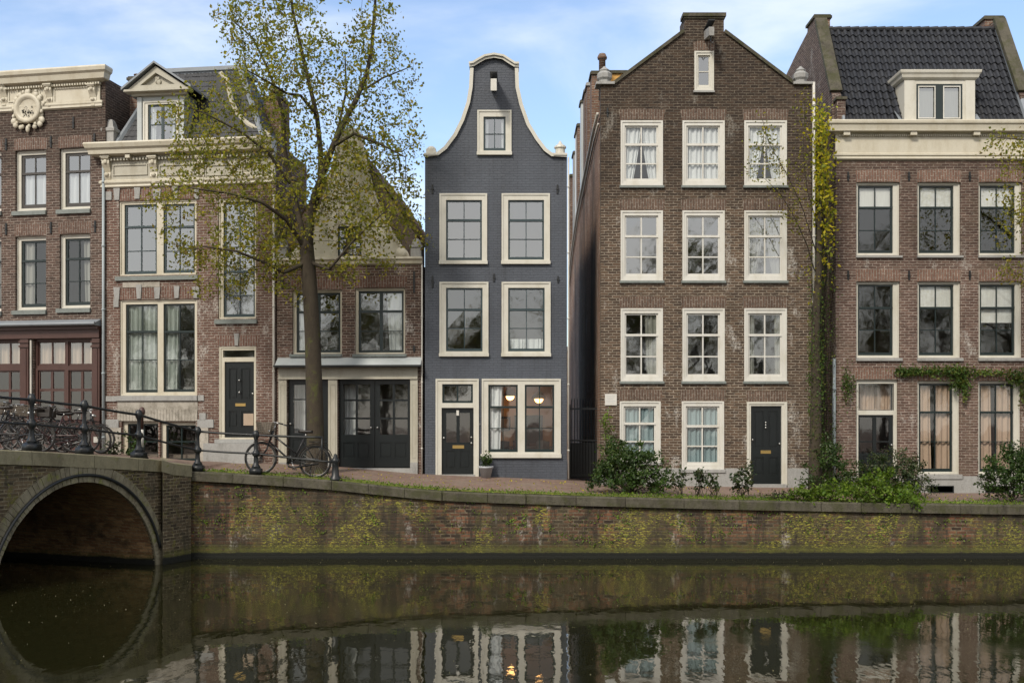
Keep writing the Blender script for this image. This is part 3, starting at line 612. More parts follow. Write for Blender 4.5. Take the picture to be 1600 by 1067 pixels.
def hoist(h, px, y0, y1, wpx, mat='white', tilt=0.):
    """hoisting beam that sticks out of the gable, its capped end towards the canal"""
    m = MB(); u = h.u(px); w_ = wpx * h.D(px) / F / 2; z1, z0 = h.z(y0, px), h.z(y1, px)
    m.add([(u - w_, 0, z1 - .0), (u + w_, 0, z1), (u + w_, -.75, z1 - .16), (u - w_, -.75, z1 - .16), (u - w_, 0, z1 - .26), (u + w_, 0, z1 - .26), (u + w_, -.75, z0 + .06), (u - w_, -.75, z0 + .06)],
          [(0, 1, 2, 3), (4, 7, 6, 5), (3, 2, 6, 7), (0, 3, 7, 4), (1, 5, 6, 2)])
    o = m.build('hoist_beam', mat, h.o); k = MB(); k.box(u - w_ * 1.25, u + w_ * 1.25, -.8, .0, z1 - .0, z1 + .035)
    k.tube([(u, -.62, z0 + .1), (u, -.62, z0 - .06), (u + .04, -.62, z0 - .12), (u + .08, -.62, z0 - .06)], .014, 6); k.build('cap', 'iron', o); return o
def chimney(h, x0, x1, y0, y1, D, dep, mat='chimney', pots=(), capm='coping', name='chimney'):
    """stack standing at distance D (metres from the lens), read back into the frame of the house"""
    inv_ = lambda p: Matrix.Rotation(-h.o.rotation_euler.z, 3, 'Z') @ (p - h.o.location)
    a = inv_(P(x0, y1, D)); b = inv_(P(x1, y0, D)); m = MB(); m.box(a.x, b.x, a.y, a.y + dep, a.z, b.z - .12); o = m.build(name, mat, h.o)
    k = MB(); k.box(a.x - .05, b.x + .05, a.y - .05, a.y + dep + .05, b.z - .12, b.z - .04); k.box(a.x - .02, b.x + .02, a.y - .02, a.y + dep + .02, b.z - .04, b.z); k.build('cap', capm, o)
    for px, r, hh in pots:
        c = inv_(P(px, y0, D)); MB().lathe([(r, 0), (r * .9, hh * .8), (r * 1.15, hh * .82), (r * 1.15, hh)], (c.x, a.y + dep / 2, b.z), 12).build('chimney_pot', 'chimney', o, True)
    return o
CR, WH, IV = 'cream', 'white', 'ivory'
# ================================================================ H1: brown brick house with oxblood shop front
h = H1 = Fac('shop_house', 'brown brick house with oxblood shop front, cream cornice and round shield', 0, 31.6, 160, 31.0, 2.55)
ups = [(-48, 237, 2, 331), (24, 235, 72, 329.5), (93, 231.5, 141, 327)]; los = [(-48, 371, 2, 487), (24, 369, 72, 484.5), (93, 365.5, 141, 481.5)]
wl_ = lvl(h, 80, (-95, 780), (159.5, 780), (159.5, 130), (-95, 130))
shop = [h.rect(-50, 529, 33, 706), h.rect(53, 529, 147, 706)]
wall(h, wl_, [h.rect(*w_) for w_ in ups + los] + shop, 'brick_h1', 11)
for i, (x0, y0, x1, y1) in enumerate(ups):
    window(h, (x0, y0, x1, y1), [(x0 + 6, y0 + 6, x1 - 1, y1 - 5)], [], y0 + 35, IV, 'brownsash', 'glass', .1, sill=(x0 - 4, y1, x1 + 1, y1 + 7, 'sill'), curtain='low0.62' if i else None, lintel=(x0 - 1, x1 + 1, y0 - 18, y0, 2), lmat='brick_h1v', stile=4)
for i, (x0, y0, x1, y1) in enumerate(los):
    window(h, (x0, y0, x1, y1), [(x0 + 6, y0 + 6, x1 - 1, y1 - 5)], [y0 + 73], y0 + 38, IV, 'dsash', 'glass_low', .1, sill=(x0 - 4, y1, x1 + 1, y1 + 7, 'sill'), curtain=['sides', 'left', 'right'][i], cmat='curtaind', lintel=(x0 - 1, x1 + 1, y0 - 18, y0, 2), lmat='brick_h1v', stile=3.5)
for px, y in ((10, 226), (80, 222), (148, 218), (10, 358), (80, 356), (149, 354), (115, 192)): anchor(h, px, y, 18)
# attic cornice
moulding(h, -95, 157.5, 80, [(112.5, .34), (115, .36), (120, .34), (123, .28), (127, .26), (131, .24), (133, .10), (134, .06)], CR, 'cornice', False)
m = MB(); a, b = h.u(-95), h.u(157.5); m.box(a, b, -.05, .02, h.z(171, 80), h.z(133, 80))
for x0, x1 in ((-60, 3), (15, 30), (63, 74), (86, 142)):
    q_ = h.rect(x0, 138, x1, 161); m.prism(grow(q_, .0), [grow(q_, -.035)], -.075, -.049)
x = a
while x < b: m.box(x, x + .045, -.16, -.04, h.z(138.5, 80), h.z(135.5, 80)); x += .085
m.build('frieze', CR, h.o)
moulding(h, -95, 157.5, 80, [(162, .05), (164, .09), (166, .09), (168, .07), (171, .075), (173, .02)], CR, 'lower_moulding', False)
for px in (-60, 8, 79, 147): console(h, px, 134, 163, 11, CR, .20)
# round shield with scrolls and a small flower relief
m = MB(); c = h.q(46, 171); k = h.D(46) / F
m.lathe([(20 * k, 0), (24 * k, -.05), (22 * k, -.10), (17 * k, -.09), (15 * k, -.04), (14 * k, -.03), (.01, -.06)], (c[0], -.05, c[1]), 28, 'y')
for i in range(15):
    an = 2 * math.pi * i / 15 + .2; rr = random.uniform(24, 28) * k; m.ball((c[0] + rr * math.cos(an), -.08, c[1] + rr * 1.08 * math.sin(an)), .055, .05, .07, 8, 5)
for sx in (-1, 1):
    for py, dx, r_ in ((150, 14, 5), (156, 20, 5), (190, 24, 5.5), (196, 21, 5), (200, 12, 4)):
        m.ball((c[0] + sx * dx * k, -.08, h.z(py, 46)), r_ * k, .05, r_ * k, 8, 5)
m.ball((c[0], -.09, h.z(146, 46)), 5 * k, .05, 6 * k); m.ball((c[0], -.08, h.z(203, 46)), 3.5 * k, .05, 6 * k); m.box(c[0] - 25 * k, c[0] + 25 * k, -.07, .0, h.z(193, 46), h.z(163, 46))
o = m.build('cartouche', CR, h.o, True)
m = MB(); pts = [(c[0] + random.gauss(0, 6) * k, -.1, c[1] + (-5 + random.gauss(0, 4)) * k) for _ in range(60)]; leaves(m, pts, .07); m.build('flower_relief', 'iron', o)
interior(h, -90, 159, [190, 345, 500, 712]); side_wall(h, [(-.02, h.z(780, 157)), (11, h.z(780, 157)), (11, h.z(122, 157)), (-.02, h.z(122, 157))], h.u(159.5), h.u(159.5) + .12, 'brick_h1')
m = MB(); m.box(h.u(-95), h.u(159), .1, 11, h.z(128, 80), h.z(126, 80)); m.build('roof', 'lead', h.o)
# shop front
m = MB(); a, b = h.u(-95), h.u(158)
m.add([(a, -.32, h.z(507, 80)), (b, -.32, h.z(507, 80)), (b, .0, h.z(500, 80)), (a, .0, h.z(500, 80)), (a, -.32, h.z(511, 80)), (b, -.32, h.z(511, 80)), (b, 0, h.z(511, 80)), (a, 0, h.z(511, 80))], [(0, 1, 2, 3), (4, 5, 1, 0), (4, 7, 6, 5), (1, 5, 6, 2)])
m.tube([(a, -.34, h.z(508, 80)), (b, -.34, h.z(508, 80))], .05, 8); m.build('lead_canopy', 'lead', h.o)
m = MB(); m.box(a, b, -.2, -.004, h.z(516, 80), h.z(511.3, 80)); m.box(a, b, -.12, -.004, h.z(529, 80), h.z(516, 80))
for x0, x1 in ((34, 47), (146, 158)):
    r = h.rect(x0, 529, x1, 706); m.box(r[0][0], r[1][0], -.09, .05, r[0][1], r[2][1]); r = h.rect(x0 + 3, 545, x1 - 3, 640); m.box(r[0][0], r[1][0], -.11, -.09, r[0][1], r[2][1])
    for y in (533, 540, 655, 668): r = h.rect(x0 - 1, y, x1 + 1, y + 3); m.box(r[0][0], r[1][0], -.13, -.08, r[0][1], r[2][1])
m.build('shop_surround', 'redwood', h.o)
window(h, (53, 529, 147, 574.8), [(56, 533, 99.5, 571), (104, 533, 146, 571)], [], None, 'redwood', 'redwood', 'glass_mid', .08, stile=2, bar=2, name='shop_window', trim=False, curtain='full', cmat='curtainp')
for x0, x1 in ((57, 99.5), (104, 146)):
    pass
f = MB(); fr_ = h.rect(53, 572, 147, 706)
m = MB(); f2 = window(h, (53, 575, 147, 706), [(57, 578, 99, 660), (105, 578, 145.5, 660)], [609], None, 'redwood', 'redwood', 'glass_low', .06, stile=2.4, bar=4, name='shop_door', trim=False, curtain=None)
window(h, (-50, 529, 33, 575), [(-47, 534, -14, 571), (-8, 534, 32, 571)], [], None, 'redwood', 'redwood', 'glass_mid', .08, stile=2, bar=2, name='shop_window', trim=False, curtain='full', cmat='curtainp')
window(h, (-50, 575.2, 33, 706), [(-47, 579, -14, 665), (-8, 579, 32, 665)], [610, 640], None, 'redwood', 'redwood', 'glass_low', .06, stile=2.4, bar=3.4, name='shop_window', trim=False)
r = h.rect(48.5, 532, 52, 700); MB().tube([(r[0][0] + .035, -.05, r[0][1]), (r[0][0] + .035, -.05, r[2][1])], .035, 8).build('white_pipe', 'pipew', h.o)
r = h.rect(150, 682, 157, 691); MB().box(r[0][0], r[1][0], -.13, -.085, r[0][1], r[2][1]).build('enamel_plate', 'white', h.o)
# ================================================================ H2: ornate house with dormer and high windows
h = H2 = Fac('ornate_house', 'ornate brick house with cream cornice, pedimented dormer and stone quoins', 160, 31.0, 431, 30.3, 2.3)
pairA, pairB, wC = (186, 313, 307, 430), (187, 468, 308, 618), (341, 309, 400, 498)
dr = (342, 541, 400, 686); base = [(190, 657, 247, 719), (250, 659, 306, 720)]
wall(h, lvl(h, 300, (161, 780), (430.5, 780), (430.5, 226), (161, 226)), [h.rect(*w_) for w_ in (pairA, pairB, wC, dr)] + [h.rect(*b_) for b_ in base], 'brick_h2', 2.8)
window(h, pairA, [(193, 319, 243.5, 428), (254, 318, 303, 426)], [391.5], 354, CR, 'bsash', 'glass', .06, stile=3.2, sill=(181, 431, 310, 438, 'sill'), lintel=(184, 309, 295, 312.5, 2), lmat='brick_h2v')
window(h, pairB, [(195, 475, 245, 613), (254, 474, 303, 612)], [562], 518, CR, 'dsash', 'glass_mid', .06, stile=2.6, sill=(183, 618, 309, 626, 'ltgrey'), curtain=['low0.98', 'left'], cmat='curtaing', lintel=(184, 309, 449, 467.5, 2), lmat='brick_h2v')
window(h, wC, [(348, 315, 397, 495)], [385, 461], 424, CR, 'bsash', 'glass', .06, stile=3, sill=(336, 499, 402, 506, 'sill'))
m = MB()
for x0, y0, x1, y1 in ((178, 449, 188, 468), (213, 445, 222, 467), (241, 449, 251, 467), (272, 447, 281, 466), (301, 448, 312, 466), (178, 294, 188, 313), (210, 291, 220, 311), (239, 296, 252, 311), (270, 291, 279, 310), (303, 294, 312, 311), (366, 521, 374, 540),
                       (178, 468, 186, 480), (164, 300, 175, 313), (166, 619, 182, 627), (310, 617, 319, 626), (162, 655, 186, 668), (309, 655, 334, 668), (312, 645, 322, 656)):
    r = h.rect(x0, y0, x1, y1); c = .03 if (x1 - x0) < 14 and y1 - y0 > 14 else 0; MB().prism([(r[0][0] + c, r[0][1]), (r[1][0] - c, r[1][1]), r[2], r[3]], [], -.035, .02).build('keystone' if c else 'quoin', 'ltgrey', h.o)
m = MB(); r = h.rect(192, 441, 250, 449); m.prism(r, [], -.02, .02); m.build('plaster_panel', 'plaster', h.o); m = MB(); r = h.rect(184, 627, 309, 644); m.prism(r, [], -.015, .02)
m.build('plaster_band', 'plaster', h.o); m = MB()
for i in range(26):     # flat arch of pale bricks above the basement lights
    x0 = 184 + 125 * i / 26; r = h.rect(x0, 640 + abs(i - 12.5) * .0, x0 + 4.4, 657.5); m.prism(r, [], -.028, .02)
m.build('basement_arch', 'plaster', h.o)
for x0, x1 in ((162.5, 189.5), (307, 326)): r = h.rect(x0, 668, x1, 730); m = MB(); m.prism(r, [], -.03, .02); m.build('plinth', 'plaster', h.o)
for i, b_ in enumerate(base): window(h, b_, [(b_[0] + 7, b_[1] + 5, b_[2] - 2, b_[3])], [690], None, CR, 'dsash', 'glass_low', .1, stile=2.4, bar=2, name='basement_window', trim=False)
# door
f = MB(); f.prism(grow(h.rect(*dr), .004), [h.rect(350, 565, 396, 686), h.rect(347.5, 547, 397, 558)], .04, .17); f.prism(grow(h.rect(*dr), .004), [grow(h.rect(*dr), -.05)], .015, .04); fo = f.build('door_frame', CR, h.o)
q_ = h.rect(347.5, 547, 397, 558); MB().add([(p[0], .1, p[1]) for p in q_], [(0, 1, 2, 3)]).build('fanlight', 'glass_mid', fo)
door(h, 350, 565, 396, 684, [(356, 575, 370, 624), (375, 575, 391, 624), (356, 642, 370, 668), (375, 642, 391, 668)], .09, letter=(366, 630, 382, 634.5), knob=[(373, 594), (373, 613), (394, 615)])
r = h.rect(379, 646, 394.5, 664.5); MB().box(r[0][0], r[1][0], .07, .085, r[0][1], r[2][1]).build('paper_notice', 'paper', h.o)
MB().prism(lvl(h, 370, (338, 541), (404, 541), (406, 524), (336, 524)), [], -.004, .03).build('lintel', 'brick_h2v', h.o)
m = MB(); r = h.rect(338, 686, 402, 692); m.box(r[0][0], r[1][0], -.14, .2, r[0][1], r[2][1]); m.build('threshold', 'ltgrey', h.o)
m = MB(); r = h.rect(326, 692, 404, 724); m.box(r[0][0], r[1][0], -.38, -.01, r[0][1] - .2, r[2][1] - .004); m.build('stone_step', 'ltgrey', h.o)
# cornice
moulding(h, 161, 431, 300, [(222.5, .40), (225, .42), (231, .38), (234, .32), (240, .30), (242, .14), (243, .05)], CR, 'cornice', True, False)
m = MB(); a, b = h.u(162), h.u(430.5); m.box(a, b, -.05, .0, h.z(283, 300), h.z(243, 300))
for x0, x1 in ((178, 232), (250, 305), (322, 380)): q_ = h.rect(x0, 258, x1, 275); m.prism(q_, [grow(q_, -.03)], -.08, -.049)
x = a
while x < b: m.box(x, x + .05, -.16, -.04, h.z(249, 300), h.z(245, 300)); x += .1
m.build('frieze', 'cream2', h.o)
moulding(h, 162, 430.5, 300, [(278, .05), (280, .10), (283, .10), (286, .06), (289, .07), (291, .02)], CR, 'lower_moulding', True, False)
for px in (169, 242, 315, 388): console(h, px, 246, 282, 12, CR, .22)
for px in (205, 275, 350): 
    r = h.rect(px - 3, 245, px + 4, 250); MB().box(r[0][0], r[1][0], -.26, -.04, r[0][1], r[2][1]).build('modillion', CR, h.o)
pipe(h, 163.5, 250, 726, 'pipe', .042); pipe(h, 429, 305, 726, 'pipew', .035)
interior(h, 166, 425, [300, 448, 640, 716], v1=2.5)
# pinnacle between the houses
m = MB(); D_ = h.D(168) ; k = D_ / F; c = h.u(168); z = h.z(229, 168)
m.lathe([(13 * k, z), (13 * k, z + .45), (15.5 * k, z + .47), (16 * k, z + .55), (11 * k, z + .60), (9 * k, z + .72), (7 * k, z + .8), (5 * k, z + .84)], (c, .2, 0), 4, sq=True); m.build('pinnacle', 'ltgrey', h.o)
# roof and dormer
a, b = h.u(177), h.u(412); z0 = h.z(226, 300); zt_ = h.z(104, 300) + .35; v1 = 1.5; aL, bR = h.u(217) , h.u(345)
m = MB(); m.sheet([[(a, .1, z0), (b, .1, z0)], [(aL, v1, zt_), (bR, v1, zt_)]]); m.sheet([[(a, 2.8, z0), (a, .1, z0)], [(aL, 2.6, zt_), (aL, v1, zt_)]]); m.sheet([[(b, .1, z0), (b, 2.8, z0)], [(bR, v1, zt_), (bR, 2.6, zt_)]])
rf = m.build('roof', 'slate', h.o)
roof_tiles('slate_courses', 'slate', rf, (a, .08, z0), (b, .08, z0), (bR, v1 - .02, zt_), (aL, v1 - .02, zt_), 22, 14, .006, .02)
m = MB()
for p0, p1 in (((a, .07, z0), (aL, v1, zt_)), ((b, .07, z0), (bR, v1, zt_))): m.tube([p0, p1], .09, 6)
m.box(aL - .1, bR + .1, v1 - .12, 2.7, zt_, zt_ + .12); m.box(aL - .02, bR, v1 - .06, v1, zt_ - .6, zt_); m.build('lead_flashing', 'lead', rf)
dm = MB(); X0, X1 = h.u(214), h.u(288); zd = h.z(228, 246); ze = h.z(146, 246); fr_ = (224, 158, 279, 228); vD = .02
dm.prism([(X0, zd), (X1, zd), (X1, ze), (X0, ze)], [h.rect(*fr_)], vD, vD + .1); dm.box(X0, X0 + .08, vD + .1, 1.6, zd, ze); dm.box(X1 - .08, X1, vD + .1, 1.6, zd, ze)
for x0, x1 in ((215, 222), (281, 288)): r = h.rect(x0, 153, x1, 228); dm.box(r[0][0], r[1][0], vD - .05, vD, r[0][1], r[2][1]); r = h.rect(x0 - 2, 220, x1 + 2, 228); dm.box(r[0][0], r[1][0], vD - .08, vD - .001, r[0][1], r[2][1])
dmo = dm.build('dormer', 'leadw', h.o)
xa, xb, xc = h.u(203), h.u(299), h.u(248); zb_, za_ = h.z(143, 248), h.z(107, 248)
m = MB(); m.prism([(xa, zb_), (xb, zb_), (xc, za_)], [[(xa + .42, zb_ + .13), (xb - .42, zb_ + .13), (xc, za_ - .2)]], vD - .22, vD); m.prism([(xa + .3, zb_ + .1), (xb - .3, zb_ + .1), (xc, za_ - .12)], [], vD - .1, vD - .02)
m.box(xa - .06, xb + .06, vD - .3, vD, zb_ - .06, zb_ + .001); m.box(xa + .1, xb - .1, vD - .12, vD, zb_ - .14, zb_ - .06)
for i in range(7): m.ball((xc + random.gauss(0, .07), vD - .12, (zb_ + za_) / 2 + random.gauss(-.02, .08)), .05, .04, .07, 8, 5)
m.build('pediment', 'cream2', dmo)
m = MB()
for s_ in (-1, 1):
    e = xa - .12 if s_ < 0 else xb + .12; p = [(e, zb_ - .02), (xc, za_ + .06), (xc, za_ + .12), (e, zb_ + .05)]; m.prism(p if s_ < 0 else p[::-1], [], vD - .34, 1.7)
m.build('dormer_roof', 'lead', dmo)
wd = window(h, fr_, [(231, 163, 275, 224)], [194], None, IV, 'bsash', 'glass', vD - .02, mull=4, stile=2.5, trim=True, curtain='sides'); wd.parent = h.o
chimney(h, 201, 216, 120, 215, 32.3, .6, pots=((208, .1, .15),)); chimney(h, 412, 440, 150, 240, 32.5, .8, pots=((420, .09, .3), (432, .09, .3)))
# curved stone wing of the neighbour's neck gable right of the roof
cur = [(335, 106), (346, 120), (352, 150), (362, 172), (380, 190), (405, 203), (413, 208)]
m = MB(); o1 = lvl(h, 370, (330, 224), (414, 224)) + [(h.u(x), h.z(y, 370)) for x, y in cur[::-1]] + lvl(h, 370, (330, 106)); m.prism(o1, [], .35, .6); m.build('gable_wing', 'slate', h.o)
m = MB(); m.tube([(h.u(x), .42, h.z(y, 370)) for x, y in cur], .09, 6); m.build('gable_scroll', CR, h.o)
# ================================================================ H3: low house with cream bell gable and garage doors
h = H3 = Fac('low_gable_house', 'low brick house with cream curved gable, tiled roof and black double doors', 430, 30.3, 661, 30.0, 2.1)
wA, wB = (457, 453, 534, 553), (555, 450, 633, 553); dl, dd = (449, 591, 513, 735), (528, 591, 641, 735)
wall(h, lvl(h, 545, (432.5, 790), (660, 790), (660, 414), (432.5, 414)), [h.rect(*w_) for w_ in (wA, wB)] + [h.rect(449, 591, 513, 735), h.rect(528, 591, 641, 731)], 'brick_h3', 9)
window(h, wA, [(462, 457, 531, 552)], [517], 487, CR, 'dsash', 'glass_mid', .08, stile=3.4, mull=5, sill=(453, 553, 534, 557.6, 'sill'), lintel=(455, 536, 436, 453, 2), lmat='brick_h3v', curtain='left')
window(h, wB, [(559, 454, 630, 552)], [517], 486, CR, 'dsash', 'glass_mid', .08, stile=3.4, mull=5, sill=(551, 553, 635, 557.6, 'sill'), lintel=(553, 635, 433, 450, 2), lmat='brick_h3v', curtain='right')
anchor(h, 647, 441, 34); anchor(h, 441, 441, 20); anchor(h, 647, 545, 10)
g = [(93, 407), (88, 396), (78, 385), (66, 365), (53, 343), (43, 320), (34, 292), (27, 264), (21, 238), (17, 215), (10, 203)]
gp = [(h.u(547 - dx), h.z(y, 547)) for dx, y in g[::-1]]; gp2 = [(h.u(547 + dx), h.z(y, 547)) for dx, y in g]
wG = (523, 348, 570, 403)
m = MB(); outl = [(h.u(547 - 93), h.z(413, 547)), (h.u(547 + 93), h.z(413, 547))] + gp2 + [(h.u(547), h.z(199, 547))] + gp
m.prism(outl, [h.rect(*wG)], -.02, .25); m.build('bell_gable', 'palegable', h.o)
window(h, wG, [(528, 354, 565, 402)], [386], 372, CR, 'dsash', 'glass_mid', -.03, stile=2.6)
r_ = h.rect(530, 296, 562, 338); MB().prism(r_, [grow(r_, -.06)], -.05, -.019).build('relief_panel', CR, h.o)
m = MB(); m.tube([(p[0], -.04, p[1]) for p in gp2] , .055, 6); m.tube([(p[0], -.04, p[1]) for p in gp], .055, 6)
m.lathe([(.02, 0), (.17, -.03), (.17, -.09), (.02, -.12)], (h.u(547 + 80), -.0, h.z(397, 547)), 16, 'y'); m.lathe([(.02, 0), (.17, -.03), (.17, -.09), (.02, -.12)], (h.u(547 - 80), -.0, h.z(397, 547)), 16, 'y'); m.build('gable_coping', CR, h.o, True)
moulding(h, 432.5, 660, 545, [(402.5, .04), (403, .12), (406, .13), (409, .08), (413, .06), (414.5, .0)], CR, 'string_course', False, False)
for px in (650, 441):
    m = MB(); c = h.u(px); z = h.z(403, px); m.box(c - .15, c + .15, -.05, .25, z, z + .3); m.box(c - .18, c + .18, -.08, .28, z + .3, z + .36); m.ball((c, .1, z + .38), .15, .15, .2); m.build('finial', 'ltgrey', h.o)
zE, zR = h.z(384, 547), h.z(222, 547) + .1; uL, uR, uM = h.u(433), h.u(660), h.u(547)
m = MB(); m.sheet([[(uL, .26, zE), (uL, 8.5, zE)], [(uM, .26, zR), (uM, 8.5, zR)]]); m.sheet([[(uR, .26, zE), (uR, 8.5, zE)], [(uM, .26, zR), (uM, 8.5, zR)]]); m.prism([(uL, h.z(414, 547)), (uR, h.z(414, 547)), (uR, zE), (uM, zR), (uL, zE)], [], .27, .4)
rf = m.build('roof', 'tile_brown', h.o)
roof_tiles('pantiles', 'tile_brown', rf, (uR, .24, zE), (uR, 8.5, zE), (uM, 8.5, zR), (uM, .24, zR), 34, 14, .03, .035)
roof_tiles('pantiles', 'tile_brown', rf, (uL, 8.5, zE), (uL, .24, zE), (uM, .24, zR), (uM, 8.5, zR), 34, 14, .03, .035)
m = MB(); a, b = h.u(434), h.u(659.5)
m.add([(a, -.30, h.z(571, 545)), (b, -.30, h.z(571, 545)), (b, .0, h.z(558.5, 545)), (a, .0, h.z(558.5, 545)), (a, 0, h.z(571, 545)), (b, 0, h.z(571, 545))], [(0, 1, 2, 3), (0, 4, 5, 1), (1, 5, 2), (0, 3, 4)]); m.build('lead_canopy', 'leadw', h.o)
m = MB(); m.box(a - .03, b + .0, -.36, -.0, h.z(574, 545), h.z(571.3, 545)); m.build('gutter', 'iron', h.o)
m = MB(); a2 = h.u(436); b2 = h.u(653); m.box(a2, b2, -.07, .0, h.z(591, 545), h.z(574.2, 545)); m.box(a2, b2, -.10, .0, h.z(592.5, 545), h.z(589.5, 545))
for x0, x1 in ((436, 448.5), (513.5, 527.5), (641.5, 653)):
    r = h.rect(x0, 592.5, x1, 722); m.box(r[0][0], r[1][0], -.06, .06, r[0][1], r[2][1]); r = h.rect(x0 + 2.5, 600, x1 - 2.5, 715); m.prism(r, [grow(r, -.02)], -.072, -.059)
m.build('door_surround', 'cream2', h.o)
m = MB()
for x0, x1, yb in ((436, 448.5, 738), (513.5, 527.5, 738), (641.5, 653, 742)): r = h.rect(x0, 722, x1, yb); m.box(r[0][0], r[1][0], -.08, .06, r[0][1] - .1, r[2][1])
r = h.rect(527.5, 731, 641.5, 741); m.box(r[0][0], r[1][0], -.05, .3, r[0][1] - .1, r[2][1]); r = h.rect(448.5, 728, 513, 736); m.box(r[0][0], r[1][0], -.05, .3, r[0][1] - .1, r[2][1]); m.build('plinth_block', 'ltgrey', h.o)
door(h, 449.5, 593, 512.5, 728, [(480, 600, 505, 660), (480, 668, 505, 720), (455, 686, 475, 720)], .1, [(457, 601, 475.5, 623), (457, 625, 475.5, 676)], knob=[(453, 662)])
def leaf(x0, x1, gx):
    gl = []
    for ya, yb in ((600, 623.5), (626.5, 652), (655, 679)):
        for a_, b_ in gx: gl.append((a_, ya, b_, yb))
    return door(h, x0, 593, x1, 730, [(gx[0][0], 691, gx[0][1], 716), (gx[1][0], 691, gx[1][1], 716)], .1, gl, knob=[(x1 - 5 if x0 < 560 else x0 + 4, 668)])
leaf(529, 584.2, ((535, 554.5), (557.5, 577))); leaf(585, 640, ((592.5, 612.5), (616, 636)))
curtain_mesh(h, 535, 598, 577, 680, 'left', .5).build('curtain', MAT['curtain'], h.o); curtain_mesh(h, 456, 598, 476, 680, 'full', .5).build('curtain', MAT['curtain'], h.o)
pipe(h, 659.8, 414, 745, 'pipew', .022)
interior(h, 436, 656, [412, 580, 728])
# ================================================================ H6: slate grey bell gable house
h = H6 = Fac('grey_gable_house', 'slim slate grey painted house with cream edged bell gable', 663, 30.0, 887, 30.0, 1.8)
out = [(664, 245), (684, 243), (697, 233), (712, 213), (724, 189), (733, 162), (737, 138), (738.5, 108), (736, 102), (748, 96.5), (760, 91), (772, 89.5), (784, 91), (796, 98), (808, 102), (806, 108), (807, 138), (813, 165), (824, 196), (838, 219), (851, 236), (862, 244), (886, 245)]
fw = [(746, 173, 799, 243), (687, 303, 761, 413), (784, 303, 859, 413), (687, 441, 763, 557), (784, 441, 860, 557)]
dr, gw = (681, 592, 748, 744), (753, 592, 876, 715)
wall(h, lvl(h, 775, (664, 800), *[], ) + lvl(h, 775, (886, 800)) + lvl(h, 775, *out[::-1]), [h.rect(*w_) for w_ in fw + [dr, gw]], 'brick_grey', 10)
for (fr, sa, hb, tr, cu, gl) in ((fw[0], (755.5, 183, 790, 236), [209.5], None, 'sides', 'glass'), (fw[1], (697, 313, 753, 407), [374], 344.5, None, 'glass'), (fw[2], (794, 313, 850, 406), [374], 344.5, None, 'glass'), (fw[3], (697, 450, 754, 549), [513], 484, None, 'glass_mid'), (fw[4], (794, 450, 851, 549), [513], 484, 'low0.2', 'glass_mid')):
    f_ = window(h, fr, [sa], hb, tr, IV, 'bsash', gl, -.03, stile=2.8, curtain=cu)
    r = h.rect(fr[0] - 1, fr[3] - 5, fr[2] + 1, fr[3]); MB().box(r[0][0], r[1][0], -.085, -.03, r[0][1], r[2][1]).build('sill', IV, f_)
f_ = window(h, gw, [(763, 601, 809, 706), (820, 601, 866, 706)], [669], 636, IV, 'dsash', 'glass_low', -.03, stile=2.8, curtain=['left', None])
r = h.rect(751, 709, 877, 715); MB().box(r[0][0], r[1][0], -.085, -.03, r[0][1], r[2][1]).build('sill', IV, f_)
f = MB(); R0 = h.rect(*dr); f.prism(grow(R0, .004), [h.rect(690, 637, 740, 744), h.rect(691, 600, 739, 629.5)], -.03, .14); f.prism(grow(R0, .004), [[(R0[0][0] + .05, R0[0][1] - .02 + .03), (R0[1][0] - .05, R0[0][1] + .01), (R0[1][0] - .05, R0[2][1] - .05), (R0[0][0] + .05, R0[2][1] - .05)]], -.052, -.03); fo = f.build('door_frame', IV, h.o)
q_ = h.rect(691, 600, 739, 629.5); m = MB(); m.prism(q_, [h.rect(694, 603, 713.5, 626), h.rect(716, 603, 736, 626)], .03, .07); m.build('fanlight_sash', 'dsash', fo); MB().add([(p[0], .055, p[1]) for p in q_], [(0, 1, 2, 3)]).build('fanlight', 'glass_mid', fo)
door(h, 690, 637, 740, 741, [(696, 704, 713, 732), (718, 704, 735, 732)], .06, [(697, 645, 713, 691), (718, 645, 734, 691)], letter=(707, 695.5, 725, 700.5), knob=[(693.5, 684), (736.5, 683), (736.5, 692)])
r = h.rect(713, 641, 717, 649); MB().box(r[0][0], r[1][0], .03, .06, r[0][1], r[2][1]).build('number_plate', 'white', h.o)
m = MB(); r = h.rect(688, 741, 742, 746); m.box(r[0][0], r[1][0], -.06, .3, r[0][1] - .2, r[2][1]); m.build('threshold', 'ltgrey', h.o)
# gable coping follows the curve, with a moulded cap
m = MB(); pts = lvl(h, 775, *out); 
def band(m, pts, w0, w1, v0, v1):
    n = len(pts); nr = []
    for i in range(n):
        a, b = Vector(pts[max(0, i - 1)]), Vector(pts[min(n - 1, i + 1)]); d = (b - a).normalized(); nr.append(Vector((-d.y, d.x)))
    o = [Vector(p) + k_ * w1 for p, k_ in zip(pts, nr)]; i_ = [Vector(p) - k_ * w0 for p, k_ in zip(pts, nr)]
    m.sheet([[(p.x, v0, p.y) for p in i_], [(p.x, v0, p.y) for p in o], [(p.x, v1, p.y) for p in o], [(p.x, v1, p.y) for p in i_]])
band(m, pts[:8], .03, .075, -.09, .34); band(m, pts[15:], .03, .075, -.09, .34)
cp = [(733, 103), (740, 102), (748, 97), (758, 91.5), (772, 89), (786, 91.5), (796, 98), (804, 103), (811, 103)]; cp = lvl(h, 775, *cp)
band(m, cp, .07, .03, -.12, .36); band(m, cp, .0, .06, -.17, .36); m.build('gable_coping', IV, h.o)
